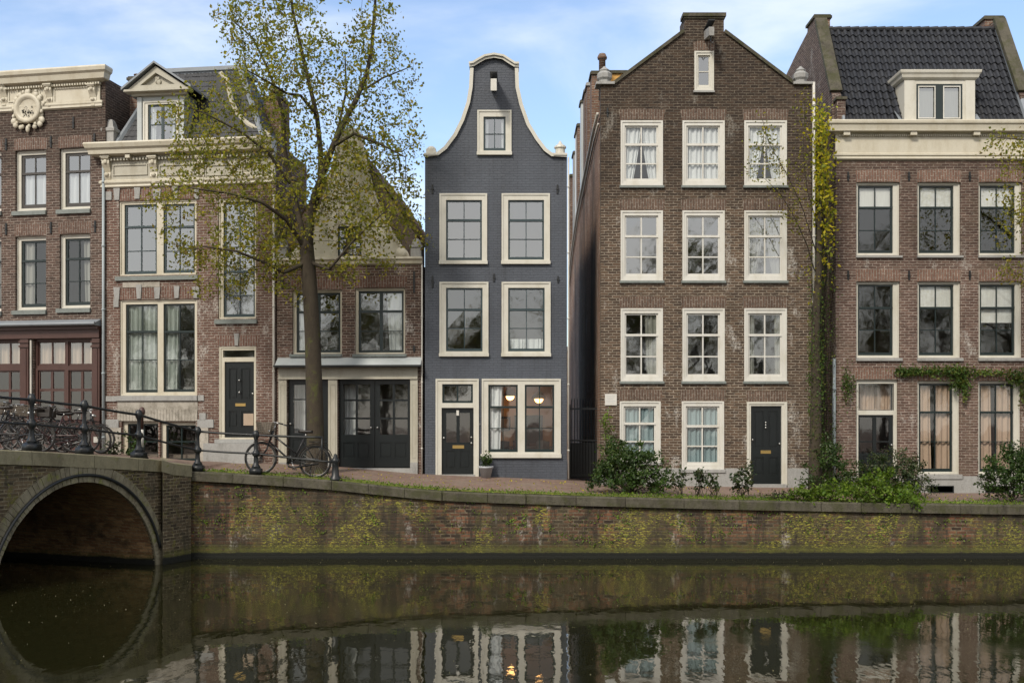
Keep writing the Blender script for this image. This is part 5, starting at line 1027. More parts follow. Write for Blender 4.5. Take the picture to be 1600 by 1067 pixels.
# ================================================================ bicycles
def bicycle(label, loc_, rz, lean=0., sc=1.2, fmat='bikeblack', basket='front', steer=0., group='bicycles leaning about', wb=.58, crate=False):
    root = thing('bicycle', label, 'bicycle', loc_, 0, group); root.rotation_euler = (lean, 0, rz); root.rotation_mode = 'XYZ'; root.scale = (sc, sc, sc)
    RW = .345
    def wheel(x, rot=0):
        m = MB(); n = 40; ring = [(RW * math.cos(2 * math.pi * i / n), 0, RW * math.sin(2 * math.pi * i / n)) for i in range(n)]
        def torus(m, R_, r_):
            k = 7; vs = []; 
            for i in range(n):
                a = 2 * math.pi * i / n
                for j in range(k): b_ = 2 * math.pi * j / k; q = R_ + r_ * math.cos(b_); vs.append((q * math.cos(a), r_ * math.sin(b_), q * math.sin(a)))
            m.add(vs, [(i * k + j, i * k + (j + 1) % k, ((i + 1) % n) * k + (j + 1) % k, ((i + 1) % n) * k + j) for i in range(n) for j in range(k)])
        torus(m, RW - .02, .025); o = m.build('wheel', 'rubber', root, True); o.location = (x, 0, RW); o.rotation_euler.z = rot
        m = MB(); torus(m, RW - .042, .010); m.lathe([(.022, -.045), (.022, .045)], n=8, axis='y'); m.build('rim', 'dull', o, True)
        m = MB()
        for i in range(28):
            a = 2 * math.pi * i / 28; y = .03 if i % 2 else -.03; a2 = a + (.5 if i % 4 < 2 else -.5)
            m.tube([(.02 * math.cos(a2), y, .02 * math.sin(a2)), ((RW - .045) * math.cos(a), 0, (RW - .045) * math.sin(a))], .0018, 3, False)
        m.build('spokes', 'dull', o); return o
    fx, rx = -wb, wb; wheel(fx, steer); wheel(rx)
    hd0, hd1 = Vector((fx + .20, 0, .92)), Vector((fx + .26, 0, .66)) if False else Vector((fx + .15, 0, .70)); hd0 = Vector((fx + .22, 0, .94))
    bbk = Vector((rx - .48, 0, .29)); st = Vector((rx - .27, 0, .84)); ra_ = Vector((rx, 0, RW))
    m = MB(); m.tube([hd0, hd1], .024, 8); m.tube([hd0.lerp(hd1, .35), bbk + (st - bbk) * .35], .019, 8); m.tube([hd1, bbk], .021, 8); m.tube([bbk, st], .02, 8)
    for y in (-.045, .045): m.tube([bbk + Vector((0, y * .5, 0)), ra_ + Vector((0, y, 0))], .009, 6); m.tube([st.lerp(bbk, .12) + Vector((0, y * .3, 0)), ra_ + Vector((0, y, 0))], .008, 6)
    m.build('frame', fmat, root, True)
    m = MB()
    for y in (-.045, .045): m.tube([hd1 + Vector((0, y * .6, -.0)), hd1 + Vector((-.04, y, -.16)), Vector((fx, y, RW))], .010, 6)
    m.build('fork', fmat, root, True)
    m = MB(); top = hd0 + Vector((.03, 0, .12)); m.tube([hd0, top], .012, 6)
    for y in (-1, 1): m.tube([top, top + Vector((-.03, y * .10, .03)), top + Vector((.02, y * .24, .05)), top + Vector((.20, y * .27, .02))], .011, 6)
    hb_ = m.build('handlebar', 'chrome', root, True); m = MB()
    for y in (-1, 1): m2 = MB(); m2.tube([top + Vector((.12, y * .265, .033)), top + Vector((.22, y * .27, .017))], .017, 6); m2.build('grip', 'rubber', hb_, True)
    m = MB(); m.tube([st, st + Vector((.03, 0, .10))], .012, 6); m.build('seat_post', 'chrome', root, True)
    m = MB(); g = []; 
    for i in range(9):
        t_ = i / 8; x = st.x - .14 + .29 * t_; wd_ = .022 + .085 * (t_ ** 1.6); z = st.z + .135 + .02 * (abs(t_ - .45) ** 1.5)
        g.append([(x, wd_ * math.cos(a), z + .022 * math.sin(a) - (.02 if math.sin(a) < 0 else 0)) for a in np.linspace(0, 2 * math.pi, 10)])
    m.sheet(g); m.f += [tuple(range(10)), tuple(range(80, 90))]; m.build('saddle', 'leather', root, True)
    for (x, a0, a1, nm) in ((rx, 20, 175, 'rear_mudguard'), (fx, 15, 120, 'front_mudguard')):
        m = MB(); g = []
        for yy, dr_ in ((-.03, -.008), (0, .008), (.03, -.008)): g.append([(x + (RW + .03 + dr_) * math.cos(R(a)), yy, RW + (RW + .03 + dr_) * math.sin(R(a))) for a in np.linspace(a0, a1, 18)])
        m.sheet(g); m.build(nm, fmat, root, True)
    m = MB(); rk = rx - .16
    for y in (-.06, 0, .06): m.tube([(rk, y, .76), (rx + .22, y, .76)], .007, 5)
    for x in (rk, rx + .05, rx + .22): m.tube([(x, -.06, .76), (x, .06, .76)], .007, 5)
    for y in (-.065, .065): m.tube([(rx + .12, y, .76), (rx, y, RW)], .006, 5)
    m.build('carrier', fmat, root, True)
    m = MB(); cy = -.05; m.tube([bbk + Vector((-.1, cy, -.02)), bbk + Vector((-.06, cy, .085)), bbk + Vector((.06, cy, .1)), ra_ + Vector((.06, cy, .05)), ra_ + Vector((.07, cy, -.04)), bbk + Vector((.05, cy, -.1)), bbk + Vector((-.06, cy, -.09)), bbk + Vector((-.1, cy, -.02))], .022, 6); m.build('chain_guard', fmat, root, True)
    m = MB(); m.tube([bbk + Vector((0, -.07, 0)), bbk + Vector((0, .07, 0))], .013, 6); m.tube([bbk + Vector((0, -.08, 0)), bbk + Vector((.08, -.09, -.14))], .009, 6); m.tube([bbk + Vector((0, .08, 0)), bbk + Vector((-.08, .09, .14))], .009, 6); cs = m.build('crank', 'chrome', root, True)
    for sx in (1, -1): q = bbk + Vector((.08 * sx, -.13 * sx, -.14 * sx)); MB().box(q.x - .045, q.x + .045, q.y - .04, q.y + .04, q.z - .012, q.z + .012).build('pedal', 'rubber', cs)
    m = MB(); q = Vector((rx - .08, 0, .27)); m.tube([q, q + Vector((-.06, .12, -.26))], .009, 5); m.tube([q, q + Vector((.02, -.1, -.26))], .009, 5); m.build('kickstand', fmat, root, True)
    MB().ball(tuple(hd0 + Vector((-.07, 0, -.02))), .045, .04, .04, 8, 5).build('headlight', 'chrome', root, True)
    if basket == 'front':
        m = MB(); c = hd0 + Vector((-.17, 0, .02))
        for k in range(7):
            z = -.09 + k * .037; e = .12 + .004 * k * 2; m.tube([c + Vector((-e, -e - .03, z)), c + Vector((e, -e - .03, z)), c + Vector((e, e + .03, z)), c + Vector((-e, e + .03, z)), c + Vector((-e, -e - .03, z))], .008, 4)
        for i in range(24):
            a = i / 24; s_ = int(a * 4); f_ = a * 4 - s_; lo, hi = .12, .17
            def cr(e): qs = [(-e, -e - .03), (e, -e - .03), (e, e + .03), (-e, e + .03)]; return Vector((qs[s_][0] + (qs[(s_ + 1) % 4][0] - qs[s_][0]) * f_, qs[s_][1] + (qs[(s_ + 1) % 4][1] - qs[s_][1]) * f_, 0))
            m.tube([c + cr(lo) + Vector((0, 0, -.09)), c + cr(hi) + Vector((0, 0, .14))], .008, 4)
        m.box(c.x - .12, c.x + .12, c.y - .15, c.y + .15, c.z - .10, c.z - .085); m.build('basket', 'wicker', root)
    if crate:
        m = MB(); c = Vector((fx + .05, 0, .98)); m.prism([(c.x - .17, c.z - .12), (c.x + .17, c.z - .12), (c.x + .17, c.z + .12), (c.x - .17, c.z + .12)], [[(c.x - .15, c.z - .02), (c.x + .15, c.z - .02), (c.x + .15, c.z + .06), (c.x - .15, c.z + .06)]], -.14, -.13)
        m.box(c.x - .17, c.x + .17, .13, .14, c.z - .12, c.z + .12); m.box(c.x - .17, c.x - .16, -.13, .13, c.z - .12, c.z + .12); m.box(c.x + .16, c.x + .17, -.13, .13, c.z - .12, c.z + .12); m.box(c.x - .16, c.x + .16, -.13, .13, c.z - .12, c.z - .11); m.build('crate', 'leather', root)
    return root
def gp_(px, D): x = XW(px, D); return (x, D, ground_z(x, D) + .004)
b0 = bicycle('black upright bicycle with wicker basket leaning on the railing end by the tree', (XW(448, 26.72), 26.72, ground_z(XW(448, 26.72), 26.72) + .012), 0, R(-4), 1.215, group='bicycles by the canal'); b0.rotation_euler.y = R(4)
spec = [('black bicycle parked nearest the photo edge behind the bridge railing', -20, 24.6, 8, 'bikeblack', None), ('bicycle with front basket between the first two railing posts', 30, 25.6, -15, 'bikeblack', 'front'), ('dark red bicycle leaning behind the left railing post', 75, 26.4, 12, 'bikered', None),
        ('black bicycle with wire basket in front of the red shop pillar', 14, 27.4, 172, 'bikeblack', 'front'), ('bicycle with black crate before the shop windows', 100, 27.2, -10, 'bikeblack', 'crate'), ('bicycle whose handlebar shows beside the second railing post', 118, 28.6, 190, 'bikeblack', None), ('bicycle leaning at the shop door under the red frame', 62, 29.0, 25, 'bikeblack', None), ('bicycle with saddle against the white drain pipe of the shop', 44, 28.2, 5, 'bikeblack', None), ('bicycle with high handlebar in front of the left shop window', -5, 28.8, 200, 'bikeblack', 'front'), ('black bicycle nearest the grey drain pipe before the shop door', 128, 27.7, 160, 'bikeblack', None)]
for lb, px, D, rz, fm, bk in spec:
    bicycle(lb, gp_(px, D), R(rz), R(random.choice((-6, 7))), 1.1, fm, bk, R(random.uniform(-15, 15)), 'bicycles parked by the shop', crate=bk == 'crate')
# ================================================================ trees and plants
def grow_tree(limbs, attract, step=.22, infl=1.6, kill=.32, iters=70, jitter=.12):
    """space colonisation from hand laid limbs towards attractor points; returns nodes, parents, radii"""
    nodes, par, fixed = [], [], {}
    for li, (pts, r0, r1, parent_node) in enumerate(limbs):
        pts = [Vector(p) for p in pts]; seg = []
        for a, b in zip(pts[:-1], pts[1:]):
            n = max(1, int((b - a).length / step)); seg += [a.lerp(b, k / n) for k in range(n)]
        seg.append(pts[-1]); prev = -1
        if parent_node is not None:
            A_ = np.array(nodes); d_ = ((A_ - np.array(pts[0])) ** 2).sum(1); prev = int(d_.argmin()); seg = seg[1:]
        for k, p in enumerate(seg):
            nodes.append(tuple(p)); par.append(prev); prev = len(nodes) - 1; fixed[prev] = r0 + (r1 - r0) * k / max(1, len(seg) - 1)
    N_ = np.array(nodes, float); A = np.array(attract, float); best = np.full(len(A), 1e9); bi = np.zeros(len(A), int)
    D_ = ((A[:, None, :] - N_[None]) ** 2).sum(2); bi = D_.argmin(1); best = D_.min(1); alive = np.ones(len(A), bool)
    for it in range(iters):
        act = alive & (best < infl ** 2 if it < 40 else best < 9)
        if not act.any(): break
        cnt = {}
        idx = np.where(act)[0]
        dirs = A[idx] - N_[bi[idx]]; dirs /= np.linalg.norm(dirs, axis=1)[:, None] + 1e-9
        acc = np.zeros((len(N_), 3)); np.add.at(acc, bi[idx], dirs); src = np.unique(bi[idx])
        dv = acc[src]; dv += rng.normal(size=dv.shape) * jitter * 2; dv[:, 2] += .06; dv /= np.linalg.norm(dv, axis=1)[:, None] + 1e-9
        new = N_[src] + dv * step; o = len(N_); N_ = np.vstack([N_, new]); par += src.tolist()
        Dn = ((A[:, None, :] - new[None]) ** 2).sum(2); k = Dn.argmin(1); dmin = Dn.min(1); up_ = dmin < best; best[up_] = dmin[up_]; bi[up_] = o + k[up_]; alive &= best > kill ** 2
    n = len(N_); w_ = np.zeros(n); ch = np.zeros(n, int)
    for i in range(n - 1, -1, -1):
        if w_[i] == 0: w_[i] = 1
        if par[i] >= 0: w_[par[i]] += w_[i]; ch[par[i]] += 1
    rad = .0048 * w_ ** .43
    for i, r in fixed.items(): rad[i] = max(r, 0.006)
    for i in range(len(fixed), n):
        if par[i] >= 0: rad[i] = min(rad[i], rad[par[i]] * .85 if par[i] in fixed else rad[par[i]])
    return N_, par, rad, ch
def tree_mesh(N_, par, rad, ch, rmin=0, rmax=9):
    m = MB(); kids = {}
    for i, p in enumerate(par): kids.setdefault(p, []).append(i)
    stack = [(r_, None) for r_ in kids.get(-1, [])]
    while stack:
        s_, pr = stack.pop(); line = ([pr] if pr is not None else []) + [s_]; cur = s_
        while kids.get(cur):
            ks = sorted(kids[cur], key=lambda k: -rad[k]); nx_ = ks[0]; stack += [(k, cur) for k in ks[1:]]; line.append(nx_); cur = nx_
        rs = [rad[i] for i in line]; 
        if pr is not None and len(rs) > 1: rs[0] = rs[1]
        if len(line) > 1 and rmin <= rs[0] < rmax: m.tube([N_[i] for i in line], rs, 10 if rs[0] > .08 else (6 if rs[0] > .03 else 3), rs[0] > .03)
    return m
def blob_points(blobs, D, dens, depth):
    pts = []
    for cx, cy, rx_, ry_, w_ in blobs:
        n = int(dens * w_ * rx_ * ry_ / 1000)
        for _ in range(n):
            while True:
                a, b, c = random.uniform(-1, 1), random.uniform(-1, 1), random.uniform(-1, 1)
                if a * a + b * b + c * c < 1: break
            pts.append(tuple(P(cx + a * rx_, cy + b * ry_, D) + Vector((0, c * depth * (.5 + .5 * min(rx_, ry_) / 60), 0))))
    return pts
TD = 28.2
tp = lambda px, py, d=0: P(px, py, TD) + Vector((0, d, 0))
limbs = [([tp(494, 742), tp(493, 700), tp(492, 640), tp(490, 580), tp(488, 520), tp(485, 465), tp(482, 420), tp(478, 375)], .245, .19, None),
         ([tp(482, 400), tp(486, 350, -.1), tp(493, 310, -.2), tp(508, 275, -.3), tp(524, 235, -.4), tp(541, 198, -.4), tp(560, 160, -.3), tp(575, 118, -.2), tp(581, 75, 0), tp(583, 20, .2), tp(588, -50, .3)], .11, .025, 1),
         ([tp(488, 340, -.1), tp(499, 290, .1), tp(498, 235, .3), tp(491, 175, .4), tp(478, 118, .3), tp(467, 67, .2), tp(456, 15, .1), tp(450, -70, 0)], .085, .025, 1),
         ([tp(478, 385), tp(462, 330, .3), tp(447, 272, .5), tp(436, 225, .7), tp(434, 175, .8), tp(420, 125, .9), tp(402, 82, 1), tp(380, 38, 1), tp(350, 12, 1)], .085, .02, 1),
         ([tp(491, 175, .4), tp(470, 150, 0), tp(452, 152, -.3), tp(428, 140, -.6), tp(400, 128, -.9)], .05, .02, 1), ([tp(495, 262, .2), tp(512, 225, .6), tp(520, 180, 1), tp(530, 120, 1.2), tp(528, 60, 1.2)], .06, .02, 1),
         ([tp(478, 390), tp(455, 350, -.6), tp(425, 330, -1.1), tp(385, 322, -1.5), tp(335, 318, -1.8)], .07, .02, 1), ([tp(480, 410), tp(450, 430, -.5), tp(425, 418, -.9), tp(390, 405, -1.3), tp(345, 400, -1.5)], .06, .02, 1),
         ([tp(524, 235, -.4), tp(560, 222, -.8), tp(600, 240, -1), tp(640, 262, -1.1)], .05, .015, 1), ([tp(484, 410), tp(520, 425, -.5), tp(560, 385, -.9), tp(602, 352, -1.2)], .05, .015, 1), ([tp(565, 150, -.3), tp(600, 128, -.3), tp(640, 112, -.3)], .035, .012, 1),
         ([tp(450, 285, .5), tp(420, 240, 0), tp(385, 215, -.5), tp(340, 195, -.9), tp(300, 180, -1)], .05, .015, 1)]
blobs = [(400, 55, 55, 55, 1.3), (455, 60, 75, 80, 1.4), (590, 55, 45, 60, .9), (640, 112, 24, 26, .7), (430, 140, 95, 60, 1.3), (545, 140, 85, 75, .85), (605, 225, 58, 55, .8), (520, 230, 70, 60, .8), (355, 45, 30, 45, .7), (340, 150, 50, 35, .8), (290, 200, 45, 45, 1.0),
         (350, 250, 90, 55, 1.2), (275, 320, 45, 55, .7), (300, 395, 60, 35, .75), (385, 330, 70, 60, 1.0), (420, 400, 60, 60, 1.0), (560, 290, 75, 55, 1.1), (625, 320, 42, 50, 1.1), (590, 375, 60, 40, 1.0), (350, 440, 50, 40, .5), (470, 330, 60, 60, .9), (555, 425, 60, 22, .7), (640, 190, 22, 50, .5), (480, -60, 150, 60, 1.2), (450, 455, 40, 20, .7), (660, 370, 18, 30, .5), (560, 340, 60, 50, .8), (530, 280, 50, 50, .7), (450, 250, 60, 50, .8), (400, 370, 60, 50, .6), (610, 270, 40, 50, .6)]
att = blob_points(blobs, TD, 34, 1.9)
N_, par, rad, ch = grow_tree(limbs, att, .2, 2.2, .27, 75)
tr = thing('canal_tree', 'tall mossy tree with thin olive leaves growing from the street by the bicycle', 'tree', tuple(tp(494, 740)))
def sub(m, o): m.v = [(x - o[0], y - o[1], z - o[2]) for x, y, z in m.v]; return m
m = tree_mesh(N_, par, rad, ch, .034); mm = MB(); mm.tube([tp(495, 748), tp(494.5, 738), tp(494, 722), tp(493, 700)], [.42, .33, .275, .24], 14); m.add(mm.v, mm.f)
sub(m, tr.location).build('trunk', 'bark', tr, True); sub(tree_mesh(N_, par, rad, ch, 0, .034), tr.location).build('branches', 'twig', tr)
def leaf_pts(N_, rad, ch, rmax, per, sp_, keep=1.):
    idx = np.where(rad < rmax)[0]; idx = idx[rng.random(len(idx)) < keep]; base_ = np.repeat(N_[idx], per, 0); return base_ + rng.normal(size=base_.shape) * sp_
lp_ = leaf_pts(N_, rad, ch, .015, 13, .125, .78); lp_ = lp_[rng.random(len(lp_)) < .93]
m = leaves(MB(), lp_, .105, up=.5); sub(m, tr.location).build('crown', 'leaf', tr)
print('tree nodes', len(N_), 'leaves', len(lp_))
# moss and shoots on the trunk
# slim ivy-clad tree at the right
TR = 28.9; t2 = lambda px, py, d=0: P(px, py, TR) + Vector((0, d, 0))
limbs = [([t2(1273, 768), t2(1274, 700), t2(1275, 620), t2(1274, 540), t2(1276, 470), t2(1279, 420), t2(1281, 330), t2(1284, 260), t2(1283, 200)], .19, .02, None), ([t2(1275, 430), t2(1258, 385, -.2), t2(1238, 345, -.3), t2(1215, 310, -.4), t2(1190, 285, -.4)], .022, .008, 1),
         ([t2(1277, 400), t2(1250, 330, -.3), t2(1225, 280, -.4), t2(1196, 230, -.4), t2(1185, 190, -.4)], .02, .008, 1), ([t2(1280, 360), t2(1262, 300, 0), t2(1255, 240, 0), t2(1258, 160, 0)], .02, .008, 1)]
att = blob_points([(1200, 240, 45, 45, .55), (1170, 262, 25, 20, .5), (1235, 320, 40, 40, .5), (1258, 230, 22, 60, .9), (1252, 160, 22, 30, .8), (1262, 440, 20, 60, .4)], TR, 17, .5)
N_, par, rad, ch = grow_tree(limbs, att, .16, 2., .22, 60)
tr2 = thing('slim_tree', 'slim mossy tree trunk between tall brown house and tiled roof house', 'tree', tuple(t2(1273, 764)))
sub(tree_mesh(N_, par, rad, ch, .034), tr2.location).build('trunk', 'bark', tr2, True); sub(tree_mesh(N_, par, rad, ch, 0, .034), tr2.location).build('branches', 'twig', tr2)
sub(leaves(MB(), leaf_pts(N_, rad, ch, .016, 9, .12, .9), .085), tr2.location).build('crown', 'leaf', tr2)
pts = []
for _ in range(1500):
    y = random.triangular(440, 760, 560); a = random.uniform(0, 6.28); r_ = .16 + abs(random.gauss(0, .05)); p = t2(1275, y); pts.append((p.x + r_ * math.cos(a), p.y + r_ * math.sin(a), p.z))
sub(leaves(MB(), pts, .06), tr2.location).build('ivy', 'leafivy', tr2)
# yellow creeper hanging in the gap
yc = thing('yellow_creeper', 'bright yellow autumn creeper hanging down the gap between two houses', 'creeper', tuple(P(1290, 500, 29.6)))
pts = []; st_ = MB()
for k in range(24):
    x0 = random.gauss(1288, 8); y0 = random.uniform(150, 320); y1 = y0 + random.uniform(60, 170); d = random.uniform(-.25, .3); ln = []
    for j in range(7): yy = y0 + (y1 - y0) * j / 6; x0 += random.gauss(0, 2.2); ln.append(P(x0, yy, 28.7) + Vector((0, d, 0)))
    st_.tube(ln, .008, 3, False)
    for p in ln[:-1]:
        for _ in range(10): pts.append(p + Vector((random.gauss(0, .1), random.gauss(0, .09), random.gauss(0, .13))))
sub(leaves(MB(), pts, .115), yc.location).build('foliage', 'leafyellow', yc); sub(st_, yc.location).build('stem', 'twig', yc)
cr = thing('dry_creeper', 'sparse half bare creeper stems in the narrow gap below the yellow leaves', 'creeper', tuple(P(1290, 740, 29.7))); st_ = MB(); pts = []
for k in range(14):
    x0 = random.gauss(1289, 5); ln = []
    for j in range(9): x0 += random.gauss(0, 2); ln.append(P(min(x0, 1303), 740 - j * 43, 29.7) + Vector((0, random.uniform(-.1, .1), 0)))
    st_.tube(ln, .011, 4, False)
    for p in ln:
        for _ in range(9): pts.append(p + Vector((random.gauss(0, .1), random.gauss(0, .08), random.gauss(0, .25))))
sub(st_, cr.location).build('stem', 'twig', cr); sub(leaves(MB(), pts, .07), cr.location).build('foliage', 'leafivy', cr)
# branch reaching in at the right edge from a tree beside the frame
TB = 27.5; t3 = lambda px, py, d=0: P(px, py, TB) + Vector((0, d, 0))
limbs = [([t3(1760, 770), t3(1755, 600), t3(1745, 450), t3(1740, 300), t3(1730, 150)], .22, .12, None), ([t3(1745, 330), t3(1700, 280, -.2), t3(1650, 245, -.3), t3(1590, 225, -.4), t3(1550, 222, -.4)], .05, .012, 1), ([t3(1745, 450), t3(1690, 400, -.2), t3(1640, 370, -.3), t3(1590, 345, -.3)], .05, .012, 1), ([t3(1748, 520), t3(1690, 480, 0), t3(1630, 440, 0)], .04, .012, 1)]
att = blob_points([(1590, 235, 55, 30, 1.1), (1650, 240, 60, 60, 1.), (1590, 320, 45, 55, 1.), (1585, 425, 45, 25, .6), (1640, 420, 50, 70, .9), (1560, 370, 25, 30, .4), (1700, 250, 60, 100, .6)], TB, 15, .8)
N_, par, rad, ch = grow_tree(limbs, att, .18, 2.5, .24, 60)
tr3 = thing('edge_tree', 'leafy branches of a tree reaching in from the right picture edge', 'tree', tuple(t3(1760, 768)))
sub(tree_mesh(N_, par, rad, ch, .034), tr3.location).build('trunk', 'bark', tr3, True); sub(tree_mesh(N_, par, rad, ch, 0, .034), tr3.location).build('branches', 'twig', tr3)
sub(leaves(MB(), leaf_pts(N_, rad, ch, .016, 16, .13, .95), .09), tr3.location).build('crown', 'leaf', tr3)
def shrub(name, label, px, py, D, blobs, n, size, mat, group=None, stems=14, depth=.5, up=-.2, cat='shrub'):
    base_ = P(px, py, D); base_.z = ground_z(base_.x, D); root = thing(name, label, cat, tuple(base_), 0, group); pts = []; nr = []; sm = MB(); tot = sum(b_[2] * b_[3] for b_ in blobs)
    for cx, cy, rx_, ry_ in blobs:
        c = P(cx, cy, D); k = D / F; ax_, az_ = rx_ * k, ry_ * k; nb = int(n * rx_ * ry_ / tot); ncl = max(5, nb // 26); sub_ = []
        for _ in range(ncl):      # leafy shoots: clusters on the outside, hollows between
            v = Vector((random.gauss(0, 1), random.gauss(0, 1), random.gauss(0, 1))).normalized(); r_ = random.uniform(.45, 1.05); q = c + Vector((v.x * ax_ * r_, v.y * depth * r_, v.z * az_ * r_)); sub_.append((q, v))
        for _ in range(nb):
            q, v = random.choice(sub_); t_ = random.uniform(-.5, .6); p = q + v * t_ * .16 + Vector((random.gauss(0, .055), random.gauss(0, .055), random.gauss(0, .055)))
            if p.z > base_.z - .25 or p.y < 26.2: pts.append(p); nr.append(tuple(v + Vector((0, 0, .4))))
        for q, v in sub_[:max(3, stems * nb // n)]: sm.tube([base_ + Vector((random.gauss(0, .1), random.gauss(0, .06), 0)), base_.lerp(q, .5) + Vector((random.gauss(0, .05), 0, .05)), q], [.012, .008, .004], 4, False)
    sub(leaves(MB(), pts, size, nrm=nr, up=up), base_).build('foliage', mat, root); sub(sm, base_).build('stem', 'twig', root); return root
shrub('leafy_shrub', 'large dense green shrub hiding the lower left window of the tall house', 982, 768, 27.6, [(975, 738, 50, 36), (1010, 735, 36, 34), (945, 745, 28, 26), (965, 705, 26, 26), (1000, 705, 22, 18), (1030, 752, 22, 20)], 6500, .085, 'leafbush', depth=.6, stems=50)
shrub('climbing_shoots', 'thin bright green shoots climbing the brick below the pale plaque', 950, 765, 29.5, [(946, 680, 10, 30), (950, 655, 8, 16), (958, 705, 14, 18), (1003, 690, 6, 12)], 420, .07, 'leafbright', depth=.12)
for i, (x, y, w_, h_, lb) in enumerate([(1062, 766, 16, 22, 'small spindly plant just right of the large dense shrub'), (1090, 770, 14, 24, 'small twiggy plant under the right edge of the curtained window'), (1112, 768, 16, 16, 'low spreading plant with long leaves before the stone plinth')]):
    shrub('low_plant', lb, x, y, 27.0, [(x, y - h_ * .8, w_, h_ * .7), (x + 4, y - h_ * 1.2, w_ * .6, h_ * .5)], 170, .10, 'leafdark', 'low plants along the kerb', 10, .2, cat='plant')
shrub('low_plant', 'bushy small plant with strap leaves beside the tall house door', 1160, 772, 27.2, [(1152, 752, 16, 14), (1168, 745, 10, 20), (1172, 738, 8, 14)], 300, .11, 'leafdark', 'low plants along the kerb', 12, .2, cat='plant')
shrub('leafy_shrub', 'green shrub growing right behind the slim mossy trunk', 1298, 775, 28.4, [(1300, 725, 22, 36), (1296, 690, 12, 18), (1318, 745, 26, 24), (1262, 745, 12, 22)], 2300, .08, 'leafbush', depth=.4)
shrub('leafy_shrub', 'dark twiggy shrub in front of the glazed door of the tiled roof house', 1365, 778, 27.6, [(1360, 735, 36, 32), (1395, 740, 36, 30), (1345, 755, 34, 18), (1400, 715, 16, 16), (1425, 750, 22, 24)], 4200, .075, 'leafdark', depth=.5)
shrub('leafy_shrub', 'shrub with reddish shoots left of the middle ground floor window', 1432, 778, 28.2, [(1428, 740, 20, 28), (1445, 755, 20, 18), (1420, 725, 12, 16)], 900, .07, 'leafdark', depth=.3)
shrub('leafy_shrub', 'round dark green shrub at the right end of the quay', 1580, 782, 27.4, [(1580, 735, 40, 42), (1605, 740, 34, 40), (1560, 755, 26, 24), (1590, 705, 22, 18)], 4800, .085, 'leafbush', depth=.6)
shrub('kerb_plant', 'bright yellow green leaves sprawling over the kerb at the slim trunk', 1300, 778, 26.6, [(1270, 768, 30, 9), (1305, 765, 32, 12), (1250, 772, 20, 6)], 1500, .085, 'leafbright', 'plants spilling over the kerb', depth=.35, cat='plant')
shrub('kerb_plant', 'mid green mass trailing over the quay edge below the dark shrub', 1385, 778, 26.5, [(1350, 768, 34, 14), (1395, 772, 34, 18), (1420, 778, 22, 16), (1375, 752, 24, 18)], 2600, .09, 'leafbright', 'plants spilling over the kerb', depth=.4, cat='plant')
shrub('kerb_plant', 'low dark leaves along the kerb between trunk and house door', 1240, 778, 26.7, [(1225, 776, 26, 6), (1200, 778, 14, 4)], 420, .07, 'leafdark', 'plants spilling over the kerb', depth=.25, cat='plant')
shrub('low_plant', 'small plant growing against the basement of the ornate house', 178, 722, 29.6, [(176, 705, 13, 18), (180, 695, 6, 14)], 320, .09, 'leafdark', 'plants at the basement windows', depth=.25, cat='plant')
shrub('low_plant', 'taller plant standing before the left basement window', 208, 722, 29.6, [(206, 700, 12, 22), (212, 690, 10, 14)], 420, .095, 'leafbush', 'plants at the basement windows', depth=.25, cat='plant')
# ivy on the tiled roof house
iv = thing('facade_ivy', 'green ivy strand running along the brick above the ground floor windows', 'ivy', tuple(P(1450, 580, 29.9))); pts = []; st_ = MB(); ln = []
for px in range(1396, 1640, 6): ln.append(P(px, 580 + 5 * math.sin(px * .05), 29.93))
st_.tube(ln, .012, 4, False)
for cx, cy, rx_, ry_, n in ((1415, 580, 18, 7, 320), (1445, 580, 30, 7, 330), (1490, 580, 36, 10, 560), (1500, 598, 18, 14, 380), (1508, 615, 5, 14, 90), (1545, 582, 45, 6, 260), (1590, 590, 22, 14, 340), (1600, 615, 8, 24, 160), (1640, 585, 40, 10, 200)):
    for _ in range(n): pts.append(P(random.gauss(cx, rx_ * .5), random.gauss(cy, ry_ * .5), 29.9 - abs(random.gauss(0, .06))))
sub(leaves(MB(), pts, .085, up=.8), iv.location).build('foliage', 'leafivy', iv); sub(st_, iv.location).build('stem', 'twig', iv)
iv = thing('facade_ivy', 'thin brownish ivy patch beside the fanlight near the gap', 'ivy', tuple(P(1326, 640, 29.9))); pts = []
for _ in range(420): pts.append(P(random.gauss(1325, 6), random.gauss(603, 15), 29.93 - abs(random.gauss(0, .04))))
sub(leaves(MB(), pts, .065, up=.8), iv.location).build('foliage', 'leafivy', iv)
# moss, weeds and fallen leaves along the edge
m = MB(); g0, g1 = [], []; grid = []
xs_ = np.linspace(qx[0] + .3, 14, 420); sm_ = []
for j in range(5):
    row = []
    for i, x in enumerate(xs_):
        n1 = math.sin(x * 1.3) * .5 + math.sin(x * 3.1 + 1) * .3 + math.sin(x * 7.7) * .2; wd_ = max(.02, .34 + .26 * n1); y = DQ + .30 + wd_ * (j / 4) - (.12 if j == 0 else 0)
        row.append((x, y, ground_z(x, max(y, DQ + .5)) + .006 + (.022 if 0 < j < 4 else 0) + (random.random() * .012 if 0 < j < 4 else -.0)))
    grid.append(row)
tag(m.sheet(grid).build('moss', 'moss', smooth=True), kind='stuff')
m = MB(); pts = []
for _ in range(3800):
    x = random.uniform(qx[0] + .2, 14); y = DQ + random.triangular(-.02, .9, .15); pts.append((x, y, ground_z(x, y) + random.uniform(.02, .09)))
for _ in range(700): x = random.uniform(2.5, 13); y = DQ + random.uniform(-.08, .7); pts.append((x, y, ground_z(x, y) + random.uniform(.03, .16)))
tag(leaves(m, pts, .055, up=-.3).build('weeds', 'leafbright'), kind='stuff')
m = MB(); pts = []
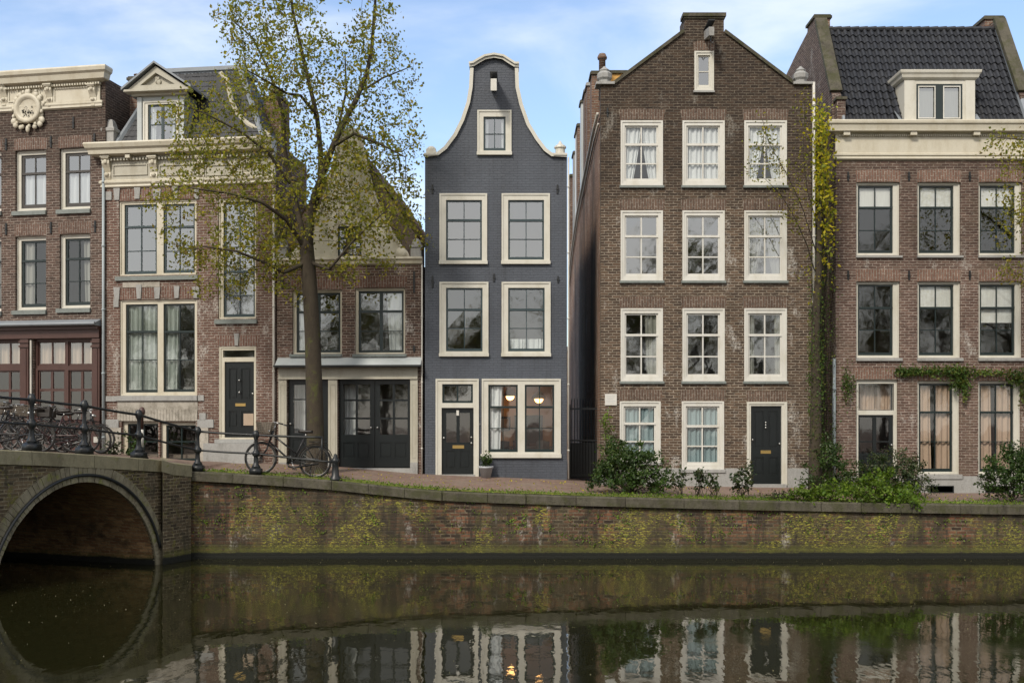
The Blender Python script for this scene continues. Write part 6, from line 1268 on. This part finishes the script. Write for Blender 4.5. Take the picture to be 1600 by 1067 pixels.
for _ in range(900):
    x = random.uniform(-8, 14); y = DQ + random.uniform(.05, 3.3); pts.append((x, y, ground_z(x, y) + .015))
tag(leaves(m, pts, .06, up=0, nrm=[(0, 0, 3)] * len(pts)).build('fallen_leaves', 'leafyellow'), kind='stuff')
# moss cushions and ferns on the quay bricks
m = MB(); pts = []; nr = []
for _ in range(260):
    cx = random.uniform(-8, 13.5); cz = random.uniform(.35, 1.9); k = random.randint(3, 14)
    for _ in range(k):
        x = random.gauss(cx, .10); z = random.gauss(cz, .05)
        if .2 < z < float(np.interp(x, qx, qz)) - .24: pts.append((x, DQ - .012, z)); nr.append((0, -2, .5))
tag(leaves(m, pts, .05, up=.4, nrm=nr).build('wall_weeds', 'leafbright'), kind='stuff')
# the wood of trees on the far side of the canal, seen only mirrored in the window panes
m = MB(); pts = []; tk = MB()
for i in range(19):
    x = -42 + i * 4.6 + random.uniform(-1.2, 1.2); y = -13 + random.uniform(-2, 2); H_ = random.uniform(12.5, 16.5) + (2.6 if x > 8 else 0) - (2.2 if -6 < x < 6 else 0); rx_ = random.uniform(2.0, 3.1)
    tk.tube([(x, y, 1.5), (x + .2, y, 5), (x, y, H_ * .8)], [.35, .25, .06], 7)
    for _ in range(11):
        a = random.uniform(0, 6.28); zc = random.uniform(5.5, H_ - 1.5); rr = rx_ * random.uniform(.4, 1) * (1 - .5 * abs(zc - 9) / 8); c = (x + math.cos(a) * rr, y + math.sin(a) * rr, zc); tk.tube([(x, y, zc - 2), c], [.09, .03], 4, False)
        for _ in range(420): v = Vector((random.gauss(0, .75), random.gauss(0, .75), random.gauss(0, .65))); pts.append((c[0] + v.x, c[1] + v.y, c[2] + v.z))
sfar = leaves(m, pts, .26).build('far_wood', 'leaffar'); tag(sfar, 'row of green trees on the opposite canal side mirrored in the panes', None, None, 'stuff')
tk.build('far_wood_trunks', 'twig', sfar)
m = MB(); pts = []
for _ in range(2600):
    x = random.uniform(-16, 16); y = random.uniform(9, 26.1); pts.append((x, y, .005))
for _ in range(160):
    x = random.uniform(-8, 14); y = 26.3 - abs(random.gauss(0, .25)); pts.append((x, y, .006))
tag(leaves(m, pts, .026, up=0, nrm=[(0, 0, 4)] * len(pts)).build('floating_leaves', 'seed'), kind='stuff')
